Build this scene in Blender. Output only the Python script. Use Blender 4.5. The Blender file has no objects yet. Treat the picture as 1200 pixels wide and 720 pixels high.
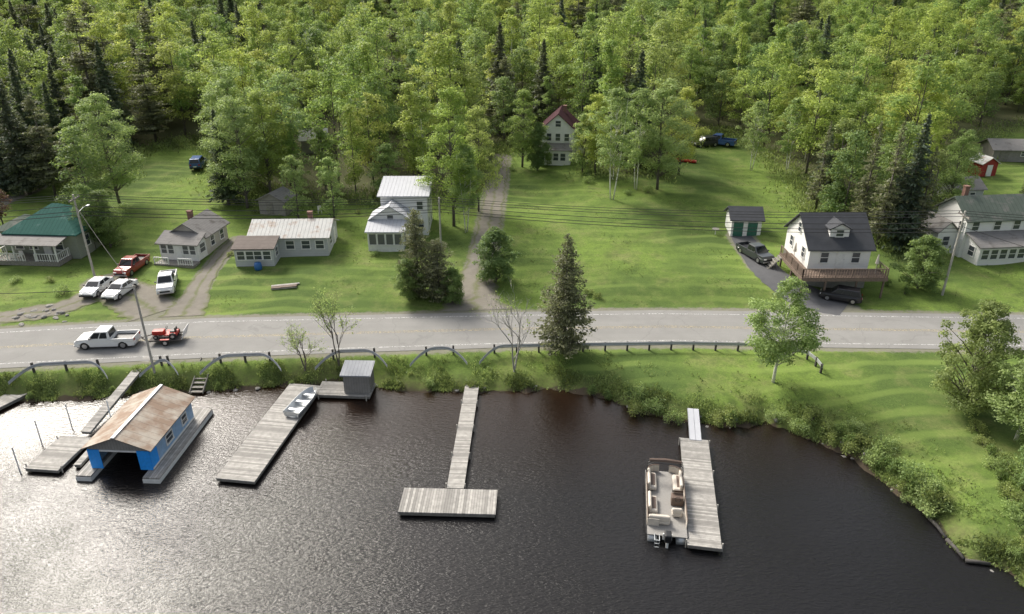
import bpy, bmesh, math, random
import numpy as np
from mathutils import Vector, Matrix
random.seed(7); rng=np.random.default_rng(7)
scene=bpy.context.scene
COL=scene.collection
CAMH=33.7; PITCH=math.radians(25.5); FPX=857.0

# ------------------------------------------------------------------ terrain model
def ray(px,py):
    cp,sp=math.cos(PITCH),math.sin(PITCH)
    u=360-py
    return (px-600, FPX*cp+u*sp, -FPX*sp+u*cp)
def onplane(px,py,z=0.0):
    d=ray(px,py); t=(CAMH-z)/-d[2]
    return (d[0]*t,d[1]*t)
SHX=[(-520,40),(-120,51.5)]+[onplane(*p) for p in [(0,470),(60,470),(110,468),(165,462),(240,459),(330,453),(400,449),(470,458),(560,460),(650,457),(700,463),(750,484),(800,493),(850,500),(900,497),(950,515),(1000,535),(1050,577),(1085,602),(1108,632),(1130,657),(1180,668)]]+[(31,27),(36,20),(60,8),(140,-20),(520,-60)]
SH=np.array(SHX)
LAND=np.vstack([SH,[[1700,-60],[1700,2200],[-1700,2200],[-1700,40]]])
def inpoly(x,y,P):
    r=np.zeros(x.shape,bool); n=len(P); j=n-1
    for i in range(n):
        xi,yi=P[i];xj,yj=P[j]
        if yi!=yj:
            c=((yi>y)!=(yj>y))&(x<(xj-xi)*(y-yi)/(yj-yi)+xi); r^=c
        j=i
    return r
def pdist(x,y,P,closed=False):
    best=np.full(x.shape,1e9); n=len(P)
    for i in range(n if closed else n-1):
        ax,ay=P[i][0],P[i][1];bx,by=P[(i+1)%n][0],P[(i+1)%n][1]
        dx,dy=bx-ax,by-ay; L=dx*dx+dy*dy+1e-9
        t=np.clip(((x-ax)*dx+(y-ay)*dy)/L,0,1)
        best=np.minimum(best,np.hypot(x-ax-t*dx,y-ay-t*dy))
    return best
RX=[-400,-60,-44.5,-30,-15,0,15,30,45,70,400]
RN=[18,52.8,54.9,56.5,57.7,58.7,59.2,58.6,58.2,57.6,50]
RF=[26,60.8,63,64.7,65.4,66.1,66.5,66.1,65.6,65,58]
def yn(x): return np.interp(x,RX,RN)
def yf(x): return np.interp(x,RX,RF)
ROADZ=1.6
def sm(a,b,v):
    t=np.clip((v-a)/(b-a),0,1); return t*t*(3-2*t)
def HT(x,y):
    x=np.asarray(x,float); y=np.asarray(y,float)
    s=pdist(x,y,SH); s=np.where(inpoly(x,y,LAND),s,-s)
    wob=0.25*np.sin(x*1.3+y*.7)+.15*np.sin(x*2.9-y*1.1)+.12*np.sin(x*5.1+1)
    s2=s+wob*np.clip(1-abs(s)/4,0,1)
    h=np.where(s2>0,1.6*(1-np.exp(-np.maximum(s2,0)/2.0)),np.maximum(-2.5,0.35*s2))
    t=np.maximum(y-yf(x)-1.5,0)
    g=0.052*t+0.0007*np.minimum(np.maximum(t-75,0),260)**2+0.36*np.maximum(t-335,0)*.5
    n=0.18*np.sin(x*.21+.5)*np.sin(y*.17)+.08*np.sin(x*.55+y*.4)+.03*np.sin(x*1.1-y*.9)
    h=h+g+n*np.clip(t/6,0,1)+0.4*np.clip(t/3,0,1)*sm(5,12,x)*(1-sm(30,34,x))
    m=sm(yn(x)-2.6,yn(x)-.7,y)*(1-sm(yf(x)+.7,yf(x)+2.5,y))
    return h*(1-m)+ROADZ*m
def hz(x,y): return float(HT(np.array([x]),np.array([y]))[0])
def at(px,py):
    z=2.0
    for i in range(40):
        x,y=onplane(px,py,z); z=.6*z+.4*hz(x,y)
    return Vector((x,y,hz(x,y)))

# ------------------------------------------------------------------ node helpers
class N:
    def __init__(s,name):
        s.m=bpy.data.materials.new(name); s.m.use_nodes=True; s.t=s.m.node_tree
        s.b=s.t.nodes['Principled BSDF']; s.out=s.t.nodes['Material Output']
    def n(s,typ,**k):
        o=s.t.nodes.new(typ)
        for a,v in k.items():
            if a.startswith('i_'): o.inputs[a[2:].replace('_',' ')].default_value=v
            else: setattr(o,a,v)
        return o
    def l(s,a,b): s.t.links.new(a,b)
    def mix(s,f,a,b,mode='MIX'):
        o=s.n('ShaderNodeMix',data_type='RGBA',blend_type=mode)
        for k,v in ((0,f),(6,a),(7,b)):
            if isinstance(v,bpy.types.NodeSocket): s.l(v,o.inputs[k])
            elif k==0: o.inputs[0].default_value=v
            else: o.inputs[k].default_value=(*v,1)
        return o.outputs[2]
    def noise(s,scale,detail=4,vec=None,rough=.6):
        o=s.n('ShaderNodeTexNoise'); o.inputs['Scale'].default_value=scale; o.inputs['Detail'].default_value=detail; o.inputs['Roughness'].default_value=rough
        s.l(vec if vec else s.obj(),o.inputs['Vector']); return o.outputs['Fac']
    def obj(s):
        if not hasattr(s,'_o'): s._o=s.n('ShaderNodeTexCoord').outputs['Object']
        return s._o
    def ramp(s,f,stops):
        o=s.n('ShaderNodeValToRGB'); s.l(f,o.inputs[0]); e=o.color_ramp.elements
        while len(e)<len(stops): e.new(.5)
        for i,(p,c) in enumerate(stops):
            e[i].position=p; e[i].color=(*c,1) if not isinstance(c,float) else (c,c,c,1)
        return o.outputs[0]
    def math(s,op,a,b=None):
        o=s.n('ShaderNodeMath',operation=op)
        for k,v in ((0,a),(1,b)):
            if v is None: continue
            if isinstance(v,bpy.types.NodeSocket): s.l(v,o.inputs[k])
            else: o.inputs[k].default_value=v
        return o.outputs[0]
    def bump(s,h,st,dist=.05,prev=None):
        o=s.n('ShaderNodeBump'); o.inputs['Strength'].default_value=st; o.inputs['Distance'].default_value=dist
        s.l(h,o.inputs['Height'])
        if prev: s.l(prev,o.inputs['Normal'])
        return o.outputs[0]
    def fin(s,col,rough=.7,nrm=None,metal=0,spec=.4):
        if isinstance(col,bpy.types.NodeSocket): s.l(col,s.b.inputs['Base Color'])
        else: s.b.inputs['Base Color'].default_value=(*col,1)
        if isinstance(rough,bpy.types.NodeSocket): s.l(rough,s.b.inputs['Roughness'])
        else: s.b.inputs['Roughness'].default_value=rough
        s.b.inputs['Metallic'].default_value=metal
        s.b.inputs['Specular IOR Level'].default_value=spec
        if nrm: s.l(nrm,s.b.inputs['Normal'])
        return s.m
def sc(c,k): return tuple(min(1,v*k) for v in c)
def plain(name,c,rough=.6,var=.25,scale=3,metal=0,bump=.15,dark=None):
    n=N(name); f=n.noise(scale,5)
    col=n.mix(n.ramp(f,[(.3,0.0),(.7,1.0)]),sc(c,1-var),sc(c,1+var*.5))
    if dark: col=n.mix(n.ramp(n.noise(.9,5),[(.5,0.0),(.68,1.0)]),col,dark)
    return n.fin(col,rough,n.bump(n.noise(scale*6,3),bump,.02),metal)
def stripes(name,c,axis,period,rough=.5,depth=.4,rust=0,rustc=(.22,.11,.06),metal=0,var=.15,duty=.12,linedark=.6,spec=.35):
    n=N(name); sep=n.n('ShaderNodeSeparateXYZ'); n.l(n.obj(),sep.inputs[0])
    v=n.math('FRACT',n.math('DIVIDE',sep.outputs[axis],period))
    line=n.ramp(v,[(0,1.0),(duty,0.0)])
    col=n.mix(n.noise(1.5,5),sc(c,1-var),sc(c,1+var))
    if rust: col=n.mix(n.ramp(n.noise(.8,6),[(.62-rust*.35,0.0),(.72-rust*.2,1.0)]),col,rustc)
    col=n.mix(line,col,n.mix(linedark,col,(0.01,0.01,0.01)))
    return n.fin(col,rough,n.bump(line,depth,.03),metal,spec)
def planks(name,c,axis,period,var=.35):
    n=N(name); sep=n.n('ShaderNodeSeparateXYZ'); n.l(n.obj(),sep.inputs[0])
    d=n.math('DIVIDE',sep.outputs[axis],period)
    v=n.math('FRACT',d); fl=n.math('FLOOR',d)
    wn=n.n('ShaderNodeTexWhiteNoise',noise_dimensions='1D'); n.l(fl,wn.inputs['W'])
    col=n.mix(wn.outputs[0],sc(c,1-var),sc(c,1+var))
    col=n.mix(n.ramp(n.noise(2.2,6),[(.35,0.0),(.75,.8)]),col,sc(c,.5))
    line=n.ramp(v,[(0,1.0),(.14,0.0)])
    col=n.mix(line,col,(.02,.018,.015))
    return n.fin(col,.8,n.bump(line,.6,.02))
def leafmat(name,cols,transl=.35,v=.3,rough=.55):
    n=N(name); oi=n.n('ShaderNodeObjectInfo')
    c=n.ramp(oi.outputs['Random'],[(i/(len(cols)-1),k) for i,k in enumerate(cols)])
    a=n.n('ShaderNodeAttribute',attribute_name='tint')
    hsv=n.n('ShaderNodeHueSaturation'); n.l(c,hsv.inputs['Color'])
    mr=n.n('ShaderNodeMapRange'); n.l(a.outputs['Fac'],mr.inputs[0]); mr.inputs[3].default_value=1-v*1.5; mr.inputs[4].default_value=1+v*1.5
    n.l(mr.outputs[0],hsv.inputs['Value'])
    mh=n.n('ShaderNodeMapRange'); n.l(a.outputs['Fac'],mh.inputs[0]); mh.inputs[3].default_value=.51; mh.inputs[4].default_value=.488
    n.l(mh.outputs[0],hsv.inputs['Hue'])
    n.fin(hsv.outputs[0],rough,None,0,.25)
    tr=n.n('ShaderNodeBsdfTranslucent'); 
    n.l(n.mix(.3,hsv.outputs[0],(.5,.58,.12)),tr.inputs[0])
    ms=n.n('ShaderNodeMixShader'); ms.inputs[0].default_value=transl
    n.l(n.b.outputs[0],ms.inputs[1]); n.l(tr.outputs[0],ms.inputs[2]); n.l(ms.outputs[0],n.out.inputs[0])
    return n.m
M={}
M['white']=stripes('white_siding',(.78,.775,.75),2,.2,.6,.3,var=.06,linedark=.25)
M['whitetrim']=plain('white_trim',(.74,.735,.71),.5,.12)
M['greysiding']=stripes('grey_siding',(.5,.51,.51),2,.22,.7,.35,var=.12,linedark=.4)
M['tansiding']=stripes('tan_siding',(.48,.45,.4),2,.2,.7,.3,var=.12,linedark=.4)
M['greensiding']=stripes('sage_siding',(.27,.29,.24),2,.2,.7,.3,linedark=.4)
M['redsiding']=stripes('red_siding',(.3,.035,.03),0,.25,.7,.3,linedark=.4)
M['oldwood']=stripes('weathered_boards',(.27,.255,.235),0,.22,.85,.5,var=.35)
M['glass']=N('window_glass').fin((.06,.07,.08),.08,None,0,.6)
M['carglass']=N('car_glass').fin((.015,.018,.02),.06,None,0,.6)
M['screen']=N('porch_screen').fin((.12,.125,.125),.5)
M['shingle']=stripes('dark_shingles',(.07,.073,.08),2,.12,.9,.4,var=.25,linedark=.4,spec=.15)
M['greyshingle']=stripes('grey_shingles',(.23,.22,.21),2,.14,.9,.4,rust=.25,rustc=(.14,.13,.12),var=.2,linedark=.4,spec=.15)
M['brownshingle']=stripes('brown_shingles',(.17,.145,.13),2,.14,.9,.4,var=.25,linedark=.4,spec=.15)
M['metalwhite']=stripes('white_metal_roof',(.47,.47,.45),0,.45,.65,.6,rust=.28,rustc=(.34,.27,.22),var=.14,linedark=.35)
M['metalwhiteclean']=stripes('clean_white_metal_roof',(.46,.47,.5),0,.45,.65,.6,var=.1,linedark=.4)
M['shedroof']=stripes('grey_shed_roof',(.36,.37,.39),0,.3,.7,.6,var=.15,linedark=.4)
M['metalteal']=stripes('teal_metal_roof',(.025,.1,.082),0,.45,.8,.6,rust=.15,rustc=(.07,.15,.13),var=.15,linedark=.35,spec=.12)
M['metalgreen']=stripes('weathered_green_roof',(.12,.145,.12),0,.5,.85,.6,rust=.25,rustc=(.19,.19,.17),var=.2,linedark=.35,spec=.12)
M['metalred']=stripes('maroon_metal_roof',(.06,.026,.031),1,.4,.85,.5,var=.15,linedark=.35,spec=.08)
M['metalrust']=stripes('rusty_metal_roof',(.38,.335,.28),1,.62,.75,.6,rust=.65,rustc=(.25,.175,.125),var=.3,linedark=.5)
M['bluepaint']=plain('blue_painted_wall',(.3,.45,.64),.6,.2)
M['bluewrap']=plain('blue_house_wrap',(.03,.34,.95),.5,.15,5)
M['deckx']=planks('grey_dock_planks_across',(.36,.345,.32),1,.16)
M['decky']=planks('grey_dock_planks_along',(.36,.345,.32),0,.18)
M['decktan']=planks('brown_deck_planks',(.2,.145,.11),1,.15)
M['tanwood']=plain('stained_wood',(.19,.14,.11),.75,.3,6)
M['beam']=plain('weathered_beam',(.24,.225,.2),.85,.35,5)
M['pole']=plain('pole_wood',(.42,.4,.36),.85,.25,4)
M['darkwood']=plain('dark_post',(.07,.065,.06),.85,.3,5)
M['galv']=plain('galvanised_steel',(.42,.43,.45),.5,.15,4,metal=.3)
M['rubber']=plain('tyre_rubber',(.02,.02,.02),.85,.2)
M['rim']=plain('wheel_rim',(.45,.45,.46),.3,.1,metal=.8)
M['black']=plain('black_plastic',(.02,.02,.022),.4,.2)
M['alu']=plain('aluminium_hull',(.5,.52,.53),.4,.15,2,metal=.5)
M['beige']=plain('beige_vinyl',(.56,.51,.44),.55,.1,4)
M['brownvinyl']=plain('brown_vinyl',(.13,.09,.07),.55,.15,4)
M['carpet']=plain('boat_carpet',(.27,.26,.245),.9,.15,9)
M['lamp']=N('headlight_lens').fin((.8,.8,.78),.1)
M['tail']=N('tail_light_lens').fin((.35,.01,.01),.2)
M['green']=plain('green_door_paint',(.03,.13,.09),.6,.15)
M['brick']=plain('chimney_brick',(.25,.14,.11),.85,.3,8)
M['concrete']=plain('concrete',(.3,.29,.27),.85,.2,4)
M['stone']=plain('grey_stone',(.25,.24,.22),.85,.35,4,bump=.5)
M['tarpblue']=plain('blue_tarpaulin',(.03,.13,.35),.5,.2)
M['wire']=N('wire_black').fin((.03,.03,.03),.6)
M['redplastic']=plain('red_plastic',(.45,.03,.02),.35,.1)
def paint(name,c,metal=0):
    n=N(name); n.fin(n.mix(n.noise(2,3),sc(c,.93),sc(c,1.04)),.3,None,metal)
    n.b.inputs['Coat Weight'].default_value=.5; n.b.inputs['Coat Roughness'].default_value=.08
    return n.m
M['bark']=plain('bark',(.13,.115,.1),.9,.4,5,bump=.5)
n=N('birch_bark'); M['birch']=n.fin(n.mix(n.ramp(n.noise(3.5,4),[(.55,0.0),(.66,1.0)]),(.68,.66,.6),(.12,.11,.1)),.8)
M['leafspring']=leafmat('spring_leaves',[(.3,.41,.09),(.18,.3,.085),(.42,.49,.11),(.14,.25,.08),(.34,.44,.11),(.46,.49,.13),(.19,.31,.13),(.38,.47,.1),(.12,.21,.075)],.52)
M['leafmid']=leafmat('summer_leaves',[(.15,.24,.08),(.19,.27,.09),(.12,.2,.07)],.45)
M['leafbirch']=leafmat('birch_leaves',[(.31,.4,.16),(.26,.37,.13)],.48)
M['leafolive']=leafmat('olive_leaves',[(.22,.28,.095),(.25,.3,.105)],.42)
M['leafred']=leafmat('red_leaves',[(.18,.07,.07),(.16,.07,.07)],.3)
M['needle']=leafmat('spruce_needles',[(.09,.13,.075),(.11,.145,.085),(.09,.125,.09),(.13,.145,.085)],.22)
M['needlewarm']=leafmat('warm_spruce_needles',[(.18,.19,.11),(.18,.19,.11)],.3)
M['grasstuft']=leafmat('weeds',[(.18,.24,.085),(.18,.24,.085)],.4,.45)

# ------------------------------------------------------------------ mesh helpers
class MB:
    def __init__(s): s.v=[];s.f=[];s.mi=[]
    def add(s,vs,fs,m=0):
        b=len(s.v); s.v+= [tuple(p) for p in vs]; s.f+=[tuple(b+i for i in f) for f in fs]; s.mi+=[m]*len(fs)
    def box(s,x0,x1,y0,y1,z0,z1,m=0,R=None):
        vs=[(x0,y0,z0),(x1,y0,z0),(x1,y1,z0),(x0,y1,z0),(x0,y0,z1),(x1,y0,z1),(x1,y1,z1),(x0,y1,z1)]
        if R is not None: vs=[tuple(R@Vector(p)) for p in vs]
        s.add(vs,[(0,3,2,1),(4,5,6,7),(0,1,5,4),(1,2,6,5),(2,3,7,6),(3,0,4,7)],m)
    def beam(s,a,b,w,h,m=0):
        a=Vector(a);b=Vector(b);d=(b-a);L=d.length
        R=Matrix.Translation(a)@d.to_track_quat('X','Z').to_matrix().to_4x4()
        s.box(0,L,-w/2,w/2,-h/2,h/2,m,R)
    def tube(s,path,rad,seg=6,m=0,cap=True):
        path=[Vector(p) for p in path]; n=len(path)
        if not hasattr(rad,'__len__'): rad=[rad]*n
        base=len(s.v)
        for i,p in enumerate(path):
            d=(path[min(i+1,n-1)]-path[max(i-1,0)]).normalized()
            q=d.to_track_quat('Z','Y')
            for k in range(seg):
                a=2*math.pi*k/seg
                s.v.append(tuple(p+q@Vector((math.cos(a)*rad[i],math.sin(a)*rad[i],0))))
        for i in range(n-1):
            for k in range(seg):
                a=base+i*seg+k; b=base+i*seg+(k+1)%seg
                s.f.append((a,b,b+seg,a+seg)); s.mi.append(m)
        if cap:
            s.f.append(tuple(base+k for k in reversed(range(seg)))); s.mi.append(m)
            s.f.append(tuple(base+(n-1)*seg+k for k in range(seg))); s.mi.append(m)
    def mesh(s,name,mats,smooth=False):
        me=bpy.data.meshes.new(name); me.from_pydata(s.v,[],s.f)
        for m in mats: me.materials.append(m)
        me.polygons.foreach_set('material_index',s.mi)
        if smooth: me.polygons.foreach_set('use_smooth',[True]*len(s.f))
        me.update(); return me
    def obj(s,name,mats,parent=None,smooth=False,bevel=0,seg=2,loc=None,rz=0):
        if not isinstance(mats,(list,tuple)): mats=[mats]
        return mkobj(name,s.mesh(name,mats,smooth),parent,bevel,seg,loc,rz)
def mkobj(name,me,parent=None,bevel=0,seg=2,loc=None,rz=0):
    o=bpy.data.objects.new(name,me); COL.objects.link(o)
    if parent: o.parent=parent
    if loc is not None: o.location=loc
    if rz: o.rotation_euler=(0,0,rz)
    if bevel:
        b=o.modifiers.new('bevel','BEVEL'); b.width=bevel; b.segments=seg; b.limit_method='ANGLE'; b.angle_limit=math.radians(35)
    return o
def thing(name,label,cat,loc=(0,0,0),yaw=0,group=None):
    e=bpy.data.objects.new(name,None); COL.objects.link(e); e.empty_display_size=.3
    e.location=loc; e.rotation_euler=(0,0,math.radians(yaw)); tag(e,label,cat,group); return e
def tag(o,label,cat,group=None,kind=None):
    o['label']=label; o['category']=cat
    if group: o['group']=group
    if kind: o['kind']=kind
    return o
def struct(o,label=None,cat=None):
    o['kind']='structure'
    o['label']=label; o['category']=cat
    return o

# ------------------------------------------------------------------ paths (world polylines: x,y,halfwidth)
def pl(pts):
    r=[]
    for px,py,w in pts:
        p=at(px,py); r.append((p.x,p.y,w))
    return r
PATHS={
 'gravel_driveway':('gravel',pl([(557,364,3.8),(556,352,2.6),(559,330,2.0),(566,300,1.7),(572,270,1.5),(577,245,1.45),(582,215,1.4),(587,184,1.4)])),
 'gravel_path':('gravel',pl([(213,371,2.2),(226,350,1.5),(243,320,1.0),(262,296,.9),(280,280,.8)])),
 'dirt_track':('gravel',pl([(182,368,2.6),(165,352,2.8),(142,342,2.8),(122,332,2.2)])),
 'gravel_parking':('gravel',pl([(-5,373,1.2),(35,368,1.8),(75,361,1.4),(108,347,1.6)])),
 'asphalt_driveway':('asph',pl([(990,362,2.2),(950,350,2.6),(915,332,1.9),(893,312,1.7),(878,292,1.5),(868,276,1.2)])),
 'forest_track':('gravel',pl([(0,240,1.2),(35,225,1.2),(70,205,1.2)])),
}
CLEARPX=[(-420,330),(-120,250),(60,216),(120,212),(155,182),(212,168),(250,172),(264,222),(305,226),(340,238),(440,234),(515,236),(560,212),(575,178),(600,172),(628,170),(690,172),(700,205),(775,205),(785,176),(830,158),(860,158),(905,186),(935,212),(950,245),(1000,270),(1075,300),(1090,255),(1102,225),(1120,168),(1210,145),(1400,160),(1700,330)]
CLEAR=np.array([tuple(at(*p)[:2]) for p in CLEARPX]+[(400,50),(400,-200),(-400,-200),(-400,50)])
ARC=[tuple(at(*p)[:2]) for p in [(748,232),(772,244),(784,260),(770,274),(740,284),(718,296),(708,312),(704,332)]]
# ------------------------------------------------------------------ ground sheet
def axis(a,b,step,far,sgrow=1.25):
    v=list(np.arange(a,b+1e-6,step)); d=step
    lo=[];x=a
    while x>-far: d*=sgrow; x-=d; lo.append(x)
    d=step;x=b;hi=[]
    while x<far: d*=sgrow; x+=d; hi.append(x)
    return np.array(lo[::-1]+v+hi)
xs=axis(-78,78,.55,1600); ys=axis(24,165,.55,1700)
GX,GY=np.meshgrid(xs,ys); X=GX.ravel(); Y=GY.ravel(); Z=HT(X,Y)
nx,ny=len(xs),len(ys)
idx=np.arange(nx*ny).reshape(ny,nx)
F=np.stack([idx[:-1,:-1],idx[:-1,1:],idx[1:,1:],idx[1:,:-1]],-1).reshape(-1,4)
me=bpy.data.meshes.new('ground'); me.from_pydata(np.stack([X,Y,Z],-1).tolist(),[],F.tolist())
inside=inpoly(X,Y,CLEAR); dcl=pdist(X,Y,CLEAR,True); sgn=np.where(inside,-dcl,dcl)
forest=sm(-2.5,2.5,sgn+1.2*np.sin(X*.6)*np.sin(Y*.5))
dirt=np.zeros_like(X)
for k,(mt,p) in PATHS.items():
    P=[(a,b) for a,b,c in p]; w=np.mean([c for a,b,c in p])
    dd=pdist(X,Y,P); dirt=np.maximum(dirt,.85*(1-sm(w*.7,w*1.05+.5,dd)))
def shoulder(X,Y):
    return np.maximum((1-sm(.2,1.5,yn(X)-Y))*(Y<yn(X)+1),(1-sm(.2,1.6,Y-yf(X)))*(Y>yf(X)-1))
dirt=np.maximum(dirt,shoulder(X,Y)*.8)
sd=pdist(X,Y,SH); sd=np.where(inpoly(X,Y,LAND),sd,-sd)
bank=1-sm(.2,2.2,sd)
arc=pdist(X,Y,ARC); bank=np.maximum(bank,.35*(1-sm(.2,.9,arc)))
ca=me.color_attributes.new('mask','FLOAT_COLOR','POINT')
ca.data.foreach_set('color',np.stack([forest,dirt,bank,np.ones_like(X)],-1).ravel())
me.polygons.foreach_set('use_smooth',[True]*len(F)); me.update()
g=N('ground_grass')
a=g.n('ShaderNodeAttribute',attribute_name='mask'); sp=g.n('ShaderNodeSeparateColor'); g.l(a.outputs['Color'],sp.inputs[0])
c=g.mix(g.ramp(g.noise(.07,5),[(.4,0.0),(.58,1.0)]),(.085,.135,.034),(.175,.26,.05))
c=g.mix(g.ramp(g.noise(.28,6,rough=.7),[(.5,0.0),(.7,.75)]),c,(.22,.215,.095))
c=g.mix(g.ramp(g.noise(.75,6,rough=.75),[(.5,0.0),(.66,.7)]),c,(.062,.1,.028))
c=g.mix(g.ramp(g.noise(6,4,rough=.8),[(.38,.55),(.62,0.0)]),c,(.042,.066,.02))
c=g.mix(g.ramp(g.noise(14,3,rough=.8),[(.5,0.0),(.7,.3)]),c,(.24,.28,.1))
sx=g.n('ShaderNodeSeparateXYZ'); g.l(g.obj(),sx.inputs[0])
mw=g.math('SINE',g.math('ADD',g.math('MULTIPLY',sx.outputs[1],2.4),g.math('MULTIPLY',g.noise(.07,2),14.0)))
mwf=g.math('MULTIPLY',g.ramp(mw,[(.2,0.0),(.8,1.0)]),g.ramp(g.noise(.05,2),[(.45,.1),(.6,.45)]))
c=g.mix(mwf,c,(.22,.3,.075))
c=g.mix(g.math('MULTIPLY',g.ramp(g.noise(2.2,5,rough=.8),[(.3,0.0),(.6,1.0)]),g.math('MULTIPLY',sp.outputs[2],.8)),c,(.11,.11,.05))
c=g.mix(g.ramp(sp.outputs[2],[(.97,0.0),(1,1.0)]),c,(.07,.055,.04))
c=g.mix(sp.outputs[0],c,g.mix(g.noise(.8,5),(.085,.105,.045),(.12,.11,.065)))
dn=g.ramp(g.math('ADD',sp.outputs[1],g.math('MULTIPLY',g.math('SUBTRACT',g.noise(1.6,6,rough=.75),.5),1.3)),[(.42,0.0),(.7,.85)])
c=g.mix(dn,c,g.mix(g.noise(3,5),(.16,.145,.12),(.25,.235,.2)))
g.fin(c,.95,g.bump(g.noise(4,6,rough=.8),.4,.1),0,.1)
me.materials.append(g.m)
struct(mkobj('ground',me),'grassy lakeshore ground rising to wooded hills','ground')
# ribbons
def ribbon(name,pts,mat,off,jag=.25,ncross=6,label='',cat='path'):
    P=[];
    for i in range(len(pts)-1):
        a,b=pts[i],pts[i+1]; L=math.hypot(b[0]-a[0],b[1]-a[1]); k=max(1,int(L/.6))
        for j in range(k):
            t=j/k; P.append([a[q]*(1-t)+b[q]*t for q in range(3)])
    P.append(list(pts[-1])); P=np.array(P)
    for _ in range(4): P[1:-1]=(P[:-2]+2*P[1:-1]+P[2:])/4
    D=np.gradient(P[:,:2],axis=0); D/=np.linalg.norm(D,axis=1)[:,None]+1e-9; Nn=np.stack([-D[:,1],D[:,0]],-1)
    V=[];T=[]
    for i,p in enumerate(P):
        wl=p[2]*(1+jag*rng.uniform(-.5,.5)); wr=p[2]*(1+jag*rng.uniform(-.5,.5))
        for j in range(ncross+1):
            t=j/ncross; o=-wl*(1-t)+wr*t; V.append((p[0]+Nn[i,0]*o,p[1]+Nn[i,1]*o)); T.append(abs(2*t-1))
    V=np.array(V); z=HT(V[:,0],V[:,1])+off
    fs=[(i*(ncross+1)+j+1,i*(ncross+1)+j,(i+1)*(ncross+1)+j,(i+1)*(ncross+1)+j+1) for i in range(len(P)-1) for j in range(ncross)]
    me=bpy.data.meshes.new(name); me.from_pydata(np.column_stack([V,z]).tolist(),[],[f[::-1] for f in fs]); me.materials.append(mat)
    at_=me.attributes.new('across','FLOAT','POINT'); at_.data.foreach_set('value',np.array(T,dtype=np.float32))
    return struct(mkobj(name,me),label,cat)
n=N('gravel'); gc=n.mix(n.noise(1.2,6),(.165,.15,.125),(.27,.25,.215)); 
ac=n.n('ShaderNodeAttribute',attribute_name='across')
track=n.ramp(ac.outputs['Fac'],[(.0,.45),(.3,.05),(.6,.0),(1.0,.55)])
gf=n.ramp(n.math('ADD',track,n.math('SUBTRACT',n.noise(1.1,6,rough=.75),.5)),[(.18,0.0),(.5,.8)])
gc=n.mix(gf,gc,(.13,.15,.06))
MG=n.fin(gc,.95,n.bump(n.noise(9,4),.5,.05),0,.1)
n=N('asphalt'); MA=n.fin(n.mix(n.noise(1,5),(.075,.077,.082),(.125,.125,.13)),.85,n.bump(n.noise(30,2),.3,.01),0,.2)
for k,(mt,p) in PATHS.items():
    ribbon(k,p,MA if mt=='asph' else MG,.035,.12 if mt=='asph' else .3,8,label={'asph':'dark asphalt driveway beside the white house','gravel':'worn gravel track through the grass'}[mt],cat='driveway')
# road
n=N('road_asphalt')
mp=n.n('ShaderNodeMapping'); mp.inputs['Scale'].default_value=(.05,1,1); n.l(n.obj(),mp.inputs[0])
rc=n.mix(n.noise(.8,5,mp.outputs[0]),(.215,.21,.2),(.305,.3,.285))
rc=n.mix(n.ramp(n.noise(.5,6),[(.4,0.0),(.7,.4)]),rc,(.19,.185,.175))
rc=n.mix(n.ramp(n.noise(14,3,rough=.8),[(.4,.2),(.6,0.0)]),rc,(.12,.12,.115))
vo=n.n('ShaderNodeTexVoronoi',feature='DISTANCE_TO_EDGE'); vo.inputs['Scale'].default_value=.13
wv=n.n('ShaderNodeVectorMath',operation='ADD'); nz=n.n('ShaderNodeTexNoise'); nz.inputs['Scale'].default_value=.9; n.l(n.obj(),nz.inputs['Vector']); n.l(nz.outputs['Color'],wv.inputs[1]); n.l(n.obj(),wv.inputs[0]); n.l(wv.outputs[0],vo.inputs['Vector'])
rc=n.mix(n.ramp(vo.outputs['Distance'],[(.0,.22),(.009,0.0)]),rc,(.1,.098,.095))
n.fin(rc,.9,n.bump(n.noise(25,3),.3,.01),0,.2)
def strip(name,f0,f1,mat,z,x0=-400,x1=400,label='',step=1.0):
    xx=np.arange(x0,x1+.01,step); V=[];Fc=[]
    for i,x in enumerate(xx): V+= [(x,float(f0(x)),z),(x,float(f1(x)),z)]
    for i in range(len(xx)-1): Fc.append((2*i,2*i+2,2*i+3,2*i+1))
    me=bpy.data.meshes.new(name); me.from_pydata(V,[],Fc); me.materials.append(mat)
    return struct(mkobj(name,me),label,'road')
strip('road',yn,yf,n.m,ROADZ+.03,label='worn grey two lane asphalt road')
def linemat(nm,c):
    n=N(nm); n.fin(c,.7); t=n.n('ShaderNodeBsdfTransparent'); ms=n.n('ShaderNodeMixShader')
    n.l(n.ramp(n.noise(5,5,rough=.8),[(.42,0.0),(.58,1.0)]),ms.inputs[0]); n.l(n.b.outputs[0],ms.inputs[1]); n.l(t.outputs[0],ms.inputs[2]); n.l(ms.outputs[0],n.out.inputs[0]); return n.m
WL=linemat('worn_white_line',(.55,.55,.53)); YL=linemat('worn_yellow_line',(.4,.34,.2))
strip('road_edge_line',lambda x:yn(x)+.75,lambda x:yn(x)+.88,WL,ROADZ+.036,label='worn white road edge line')
strip('road_edge_line',lambda x:yf(x)-.88,lambda x:yf(x)-.75,WL,ROADZ+.036,label='worn white road edge line')
strip('road_centre_line',lambda x:(yn(x)+yf(x))/2-.18,lambda x:(yn(x)+yf(x))/2-.07,YL,ROADZ+.036,label='faded yellow centre line')
strip('road_centre_line',lambda x:(yn(x)+yf(x))/2+.07,lambda x:(yn(x)+yf(x))/2+.18,YL,ROADZ+.036,label='faded yellow centre line')
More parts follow.
